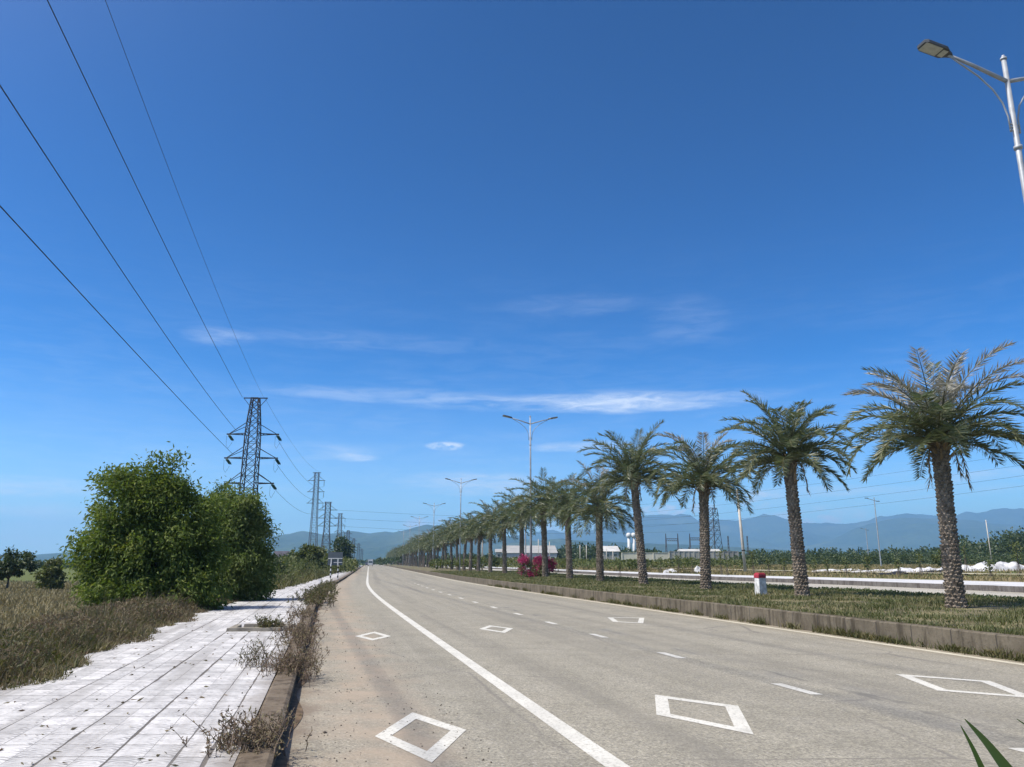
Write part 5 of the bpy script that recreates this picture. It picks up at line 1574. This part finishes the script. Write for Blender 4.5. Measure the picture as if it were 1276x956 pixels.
strap_leaf(t, [(-0.04, 0.03, 0), (-0.15, 0.03, 0.5), (-0.33, 0.03, 1.0), lp(1256, 1040, 1.03), lp(1240, 994, 1.03), lp(1223, 956, 1.03), lp(1211, 930, 1.03), lp(1197, 904, 1.03)], 0.0105)
strap_leaf(t, [(0.0, 0.05, 0), (-0.03, 0.05, 0.6), (-0.1, 0.04, 1.1), lp(1325, 940, 1.1), lp(1290, 912, 1.1), lp(1267, 896, 1.1)], 0.006)

# ------------------------------------------------------------------ hills
def ridge(name, label, prof, Yd, depth, seed, zb=-20, rough=0.34):
    xs = [a for a, b_ in prof]; ys = [b_ for a, b_ in prof]
    px = np.arange(xs[0], xs[-1] + 0.1, 3.0)
    nv = 21
    V = []
    for v in range(nv):
        f_ = v / (nv - 1) * 2 - 1
        Y = Yd + f_ * depth
        for p_ in px:
            x = float(at_y(p_, 700, Yd)[0]) * (1 + 0.25 * f_ * depth / Yd)
            H = float(at_y(p_, np.interp(p_, xs, ys), Yd)[2])
            g = max(0.0, 1 - abs(f_)) ** (0.85 if f_ < 0 else 0.9)
            nz = noise.fractal((x * 0.0011 + seed, Y * 0.0011, seed), 1.0, 2.1, 6)
            nz2 = abs(noise.noise((x * 0.0035 + seed, Y * 0.0008, seed * 2)))
            k = (1 - g) * 1.6
            V.append((x, Y, zb + (H - zb) * g * (1 + rough * k * (nz * 1.4 - nz2 * 1.2)) + H * 0.02 * noise.noise((x * 0.012, Y * 0.012, seed)) * g))
    n = len(px)
    Fs = np.array([(j * n + i, j * n + i + 1, (j + 1) * n + i + 1, (j + 1) * n + i) for j in range(nv - 1) for i in range(n - 1)])
    o = mesh_np(name, V, Fs, M['hill'], None, None, None, True)
    return tag(o, label, None, None, 'structure')
ridge('hills', 'blue green wooded hills closing the end of the road',
      [(-260, 690), (-120, 680), (-40, 686), (0, 694), (35, 697), (60, 692), (85, 688.5), (105, 686.5), (150, 683), (210, 676), (280, 672), (336, 667), (342, 667.7), (352, 666), (359, 665), (367, 663), (375, 662), (387, 663.5), (400, 666), (411, 665), (424, 663.8), (434, 661.5), (445, 662.7), (460, 665), (468, 663.7), (479, 662), (489, 664), (499, 662), (512, 658), (522, 656), (530.6, 654), (538, 655), (552, 656), (575, 661), (600, 664), (640, 669), (690, 678), (740, 690), (790, 701)],
      5200, 2000, 3.1)
ridge('low_hills', 'low dark foothills behind the factory and water towers',
      [(560, 690), (600, 680), (640, 676), (680, 673), (701, 671), (717, 673), (733, 674), (761, 675), (780, 676), (830, 678), (880, 680), (960, 684), (1040, 690), (1100, 698)], 4300, 1000, 8.4)
ridge('middle_hills', 'broad blue hill on the right plain skyline',
      [(960, 688), (1000, 682), (1044, 672), (1065, 660), (1088, 653), (1115, 646.5), (1136, 645), (1165, 646.5), (1195, 647), (1224, 648.6), (1240, 652), (1276, 654), (1340, 652), (1420, 660), (1500, 668), (1600, 690)], 7200, 2200, 12.7)
ridge('mountains', 'pale blue far mountain range along the right horizon',
      [(560, 676), (640, 668), (689, 660), (701, 663.6), (717, 662.5), (729, 660), (737, 661), (749, 658), (766, 651), (794, 643), (810, 642), (827, 641), (843, 642), (851, 640), (863, 642), (872, 648), (896, 647), (914, 649), (926, 648), (940, 645.5), (956, 641), (968, 642), (985, 647), (1003, 651.6), (1033, 651.6), (1059, 653), (1089, 648.6), (1103, 642.7), (1109, 644), (1136, 640), (1165, 642), (1195, 644), (1212, 637), (1227, 640), (1251, 634), (1276, 634), (1330, 630), (1400, 640), (1480, 634), (1560, 650), (1700, 668)], 9400, 2600, 17.9)

# ------------------------------------------------------------------ air
hz = NT('haze_air')
pv_ = hz.n('VolumePrincipled')
pv_.inputs['Color'].default_value = (0.32, 0.60, 0.95, 1)
pv_.inputs['Density'].default_value = 1.4e-4
pv_.inputs['Anisotropy'].default_value = 0.2
hz.t.links.new(pv_.outputs[0], hz.out.inputs['Volume'])
b = MB(); b.box((0, 6600, 325), (27000, 13600, 730))
o = b.build('haze', hz.m)
tag(o, 'thin blue air haze over the whole plain', None, None, 'stuff')

# ------------------------------------------------------------------ sky and sun
SUN_EL, SUN_AZ = R(55), R(-112)
w = bpy.data.worlds.new('World')
scene.world = w
w.use_nodes = True
nt = NT.__new__(NT); nt.m = None; nt.t = w.node_tree
nt.t.nodes.clear()
nt.out = nt.t.nodes.new('ShaderNodeOutputWorld')
sky = nt.n('TexSky', _sky_type='NISHITA')
sky.sun_disc = False
sky.sun_elevation = SUN_EL
sky.sun_rotation = SUN_AZ % (2 * math.pi)
sky.altitude = 1500
sky.air_density = 1.0; sky.dust_density = 0.7; sky.ozone_density = 2.5
gm = nt.n('Gamma', Color=sky, Gamma=1.65)
hs0 = nt.n('HueSaturation', Saturation=1.3, Value=0.385, Color=gm)
hs = nt.n('MixRGB', _blend_type='MULTIPLY', i0=1.0, i1=hs0, i2=(0.66, 0.96, 0.98, 1))
g = nt.n('TexCoord').outputs['Generated']
sp_ = nt.n('SeparateXYZ', Vector=g)
az = nt.math('ARCTAN2', sp_.outputs[0], sp_.outputs[1])
el = nt.math('ARCSINE', sp_.outputs[2])
cv = nt.n('CombineXYZ', X=nt.math('MULTIPLY', az, 1.0), Y=nt.math('MULTIPLY', el, 7.0))
wisp = nt.noise(cv.outputs[0], 4.2, 7, 0.62, 0.6)
cv2 = nt.n('CombineXYZ', X=az, Y=nt.math('MULTIPLY', el, 2.2))
puff = nt.noise(cv2.outputs[0], 34.0, 5, 0.6, 0.3)
cv3 = nt.n('CombineXYZ', X=az, Y=nt.math('MULTIPLY', el, 6.0))
fib = nt.noise(cv3.outputs[0], 16.0, 6, 0.65, 0.8)
clouds = [(740, 503, 215, 12, .6, 0), (760, 497, 90, 12, .22, 0), (725, 557, 65, 8, .4, 0), (556, 556, 24, 5, .75, 2), (447, 569, 26, 6, .45, 0), (272, 418, 45, 12, .22, 0), (590, 600, 90, 12, .45, 0), (610, 613, 70, 8, .3, 0),
          (50, 607, 170, 12, .36, 0), (20, 640, 200, 14, .3, 0), (60, 668, 160, 16, .35, 0), (830, 636, 36, 7, .7, 2), (870, 634, 30, 6, .55, 2), (945, 622, 30, 12, .4, 2), (985, 648, 60, 10, .4, 2), (1030, 645, 60, 14, .35, 2), (530, 652, 30, 9, .7, 2), (1240, 592, 80, 8, .35, 0),
          (470, 428, 160, 14, .10, 0), (855, 398, 50, 30, .09, 0), (720, 380, 90, 14, .08, 0), (380, 560, 90, 10, .2, 0), (480, 492, 150, 9, .22, 0), (1010, 612, 90, 7, .25, 0), (700, 655, 40, 10, .5, 2), (1150, 612, 110, 9, .2, 0)]
tot = None
wm = nt.maprange(wisp, 0.3, 0.66); pm = nt.maprange(puff, 0.38, 0.62); fm = nt.maprange(fib, 0.3, 0.7)
wav = nt.math('MULTIPLY', nt.math('SUBTRACT', wisp, 0.5), 0.02)
for (cx, cy, rx, ry, s, typ) in clouds:
    d = ray(cx, cy); d = d / np.linalg.norm(d)
    ca, ce = math.atan2(d[0], d[1]), math.asin(d[2])
    d2 = ray(cx + 1, cy); d2 = d2 / np.linalg.norm(d2)
    da = abs(math.atan2(d2[0], d2[1]) - ca)
    d3 = ray(cx, cy + 1); d3 = d3 / np.linalg.norm(d3)
    de = abs(math.asin(d3[2]) - ce)
    a = nt.math('DIVIDE', nt.math('SUBTRACT', az, ca), rx * da)
    e = nt.math('DIVIDE', nt.math('SUBTRACT', nt.math('ADD', el, wav) if typ == 0 else el, ce), ry * de)
    r2 = nt.math('ADD', nt.math('MULTIPLY', a, a), nt.math('MULTIPLY', e, e))
    mk = nt.maprange(r2, 0.0, 1.6, s, 0.0)
    mk = nt.math('MULTIPLY', mk, pm if typ == 2 else nt.math('ADD', nt.math('MULTIPLY', wm, 0.45), nt.math('MULTIPLY', fm, 0.55)))
    tot = mk if tot is None else nt.math('ADD', tot, mk)
# thin veil everywhere, thicker towards the horizon
veil = nt.math('MULTIPLY', nt.math('MULTIPLY', wm, fm), nt.maprange(el, 0.0, 0.45, 0.13, 0.0))
veil = nt.math('ADD', veil, nt.maprange(el, -0.02, 0.26, 0.34, 0.0))
tot = nt.math('MINIMUM', nt.math('ADD', tot, veil), 0.9)
col = nt.mix(tot, hs.outputs[0], (7.2, 7.6, 8.2))
# whitish glow added round the sun, unseen behind camera left, as neutral fill
S0 = (math.sin(SUN_AZ) * math.cos(SUN_EL), math.cos(SUN_AZ) * math.cos(SUN_EL), math.sin(SUN_EL))
dt = nt.n('VectorMath', _operation='DOT_PRODUCT', i0=g, i1=S0).outputs['Value']
aur = nt.math('POWER', nt.math('MAXIMUM', dt, 0.0), 7.0)
col = nt.mix(1.0, col, nt.mix(aur, (0, 0, 0), (15.0, 13.4, 11.2)), 'ADD')
bg = nt.n('Background', Strength=0.1)
nt.set(bg.inputs['Color'], col)
nt.t.links.new(bg.outputs[0], nt.out.inputs['Surface'])

ld = bpy.data.lights.new('sun', 'SUN')
ld.energy = 4.5
ld.angle = R(0.53)
ld.color = (1.0, 0.935, 0.83)
sun = bpy.data.objects.new('sun', ld)
COL.objects.link(sun)
S = Vector((math.sin(SUN_AZ) * math.cos(SUN_EL), math.cos(SUN_AZ) * math.cos(SUN_EL), math.sin(SUN_EL)))
sun.rotation_euler = (-S).to_track_quat('-Z', 'Y').to_euler()
sun.location = (-60, -20, 80)

# ------------------------------------------------------------------ camera and render settings
cd = bpy.data.cameras.new('camera')
cd.sensor_width = 36.0
cd.sensor_fit = 'HORIZONTAL'
cd.lens = F / PW * 36.0
cd.clip_start = 0.05
cd.clip_end = 60000
cam = bpy.data.objects.new('camera', cd)
COL.objects.link(cam)
cam.location = (0, 0, EYE)
cam.rotation_euler = (R(90) + TH, 0, 0)
scene.camera = cam
vs = scene.view_settings
scene.display_settings.display_device = 'sRGB'
vs.view_transform = 'Standard'
vs.look = 'None'
vs.exposure = 0.58
vs.gamma = 1.0
vs.use_curve_mapping = False
cy = scene.cycles
cy.max_bounces = 7
cy.diffuse_bounces = 4
cy.glossy_bounces = 2
cy.transmission_bounces = 4
cy.volume_bounces = 1
cy.transparent_max_bounces = 8
cy.caustics_reflective = False
cy.caustics_refractive = False
cy.sample_clamp_indirect = 4.0
cy.use_denoising = True
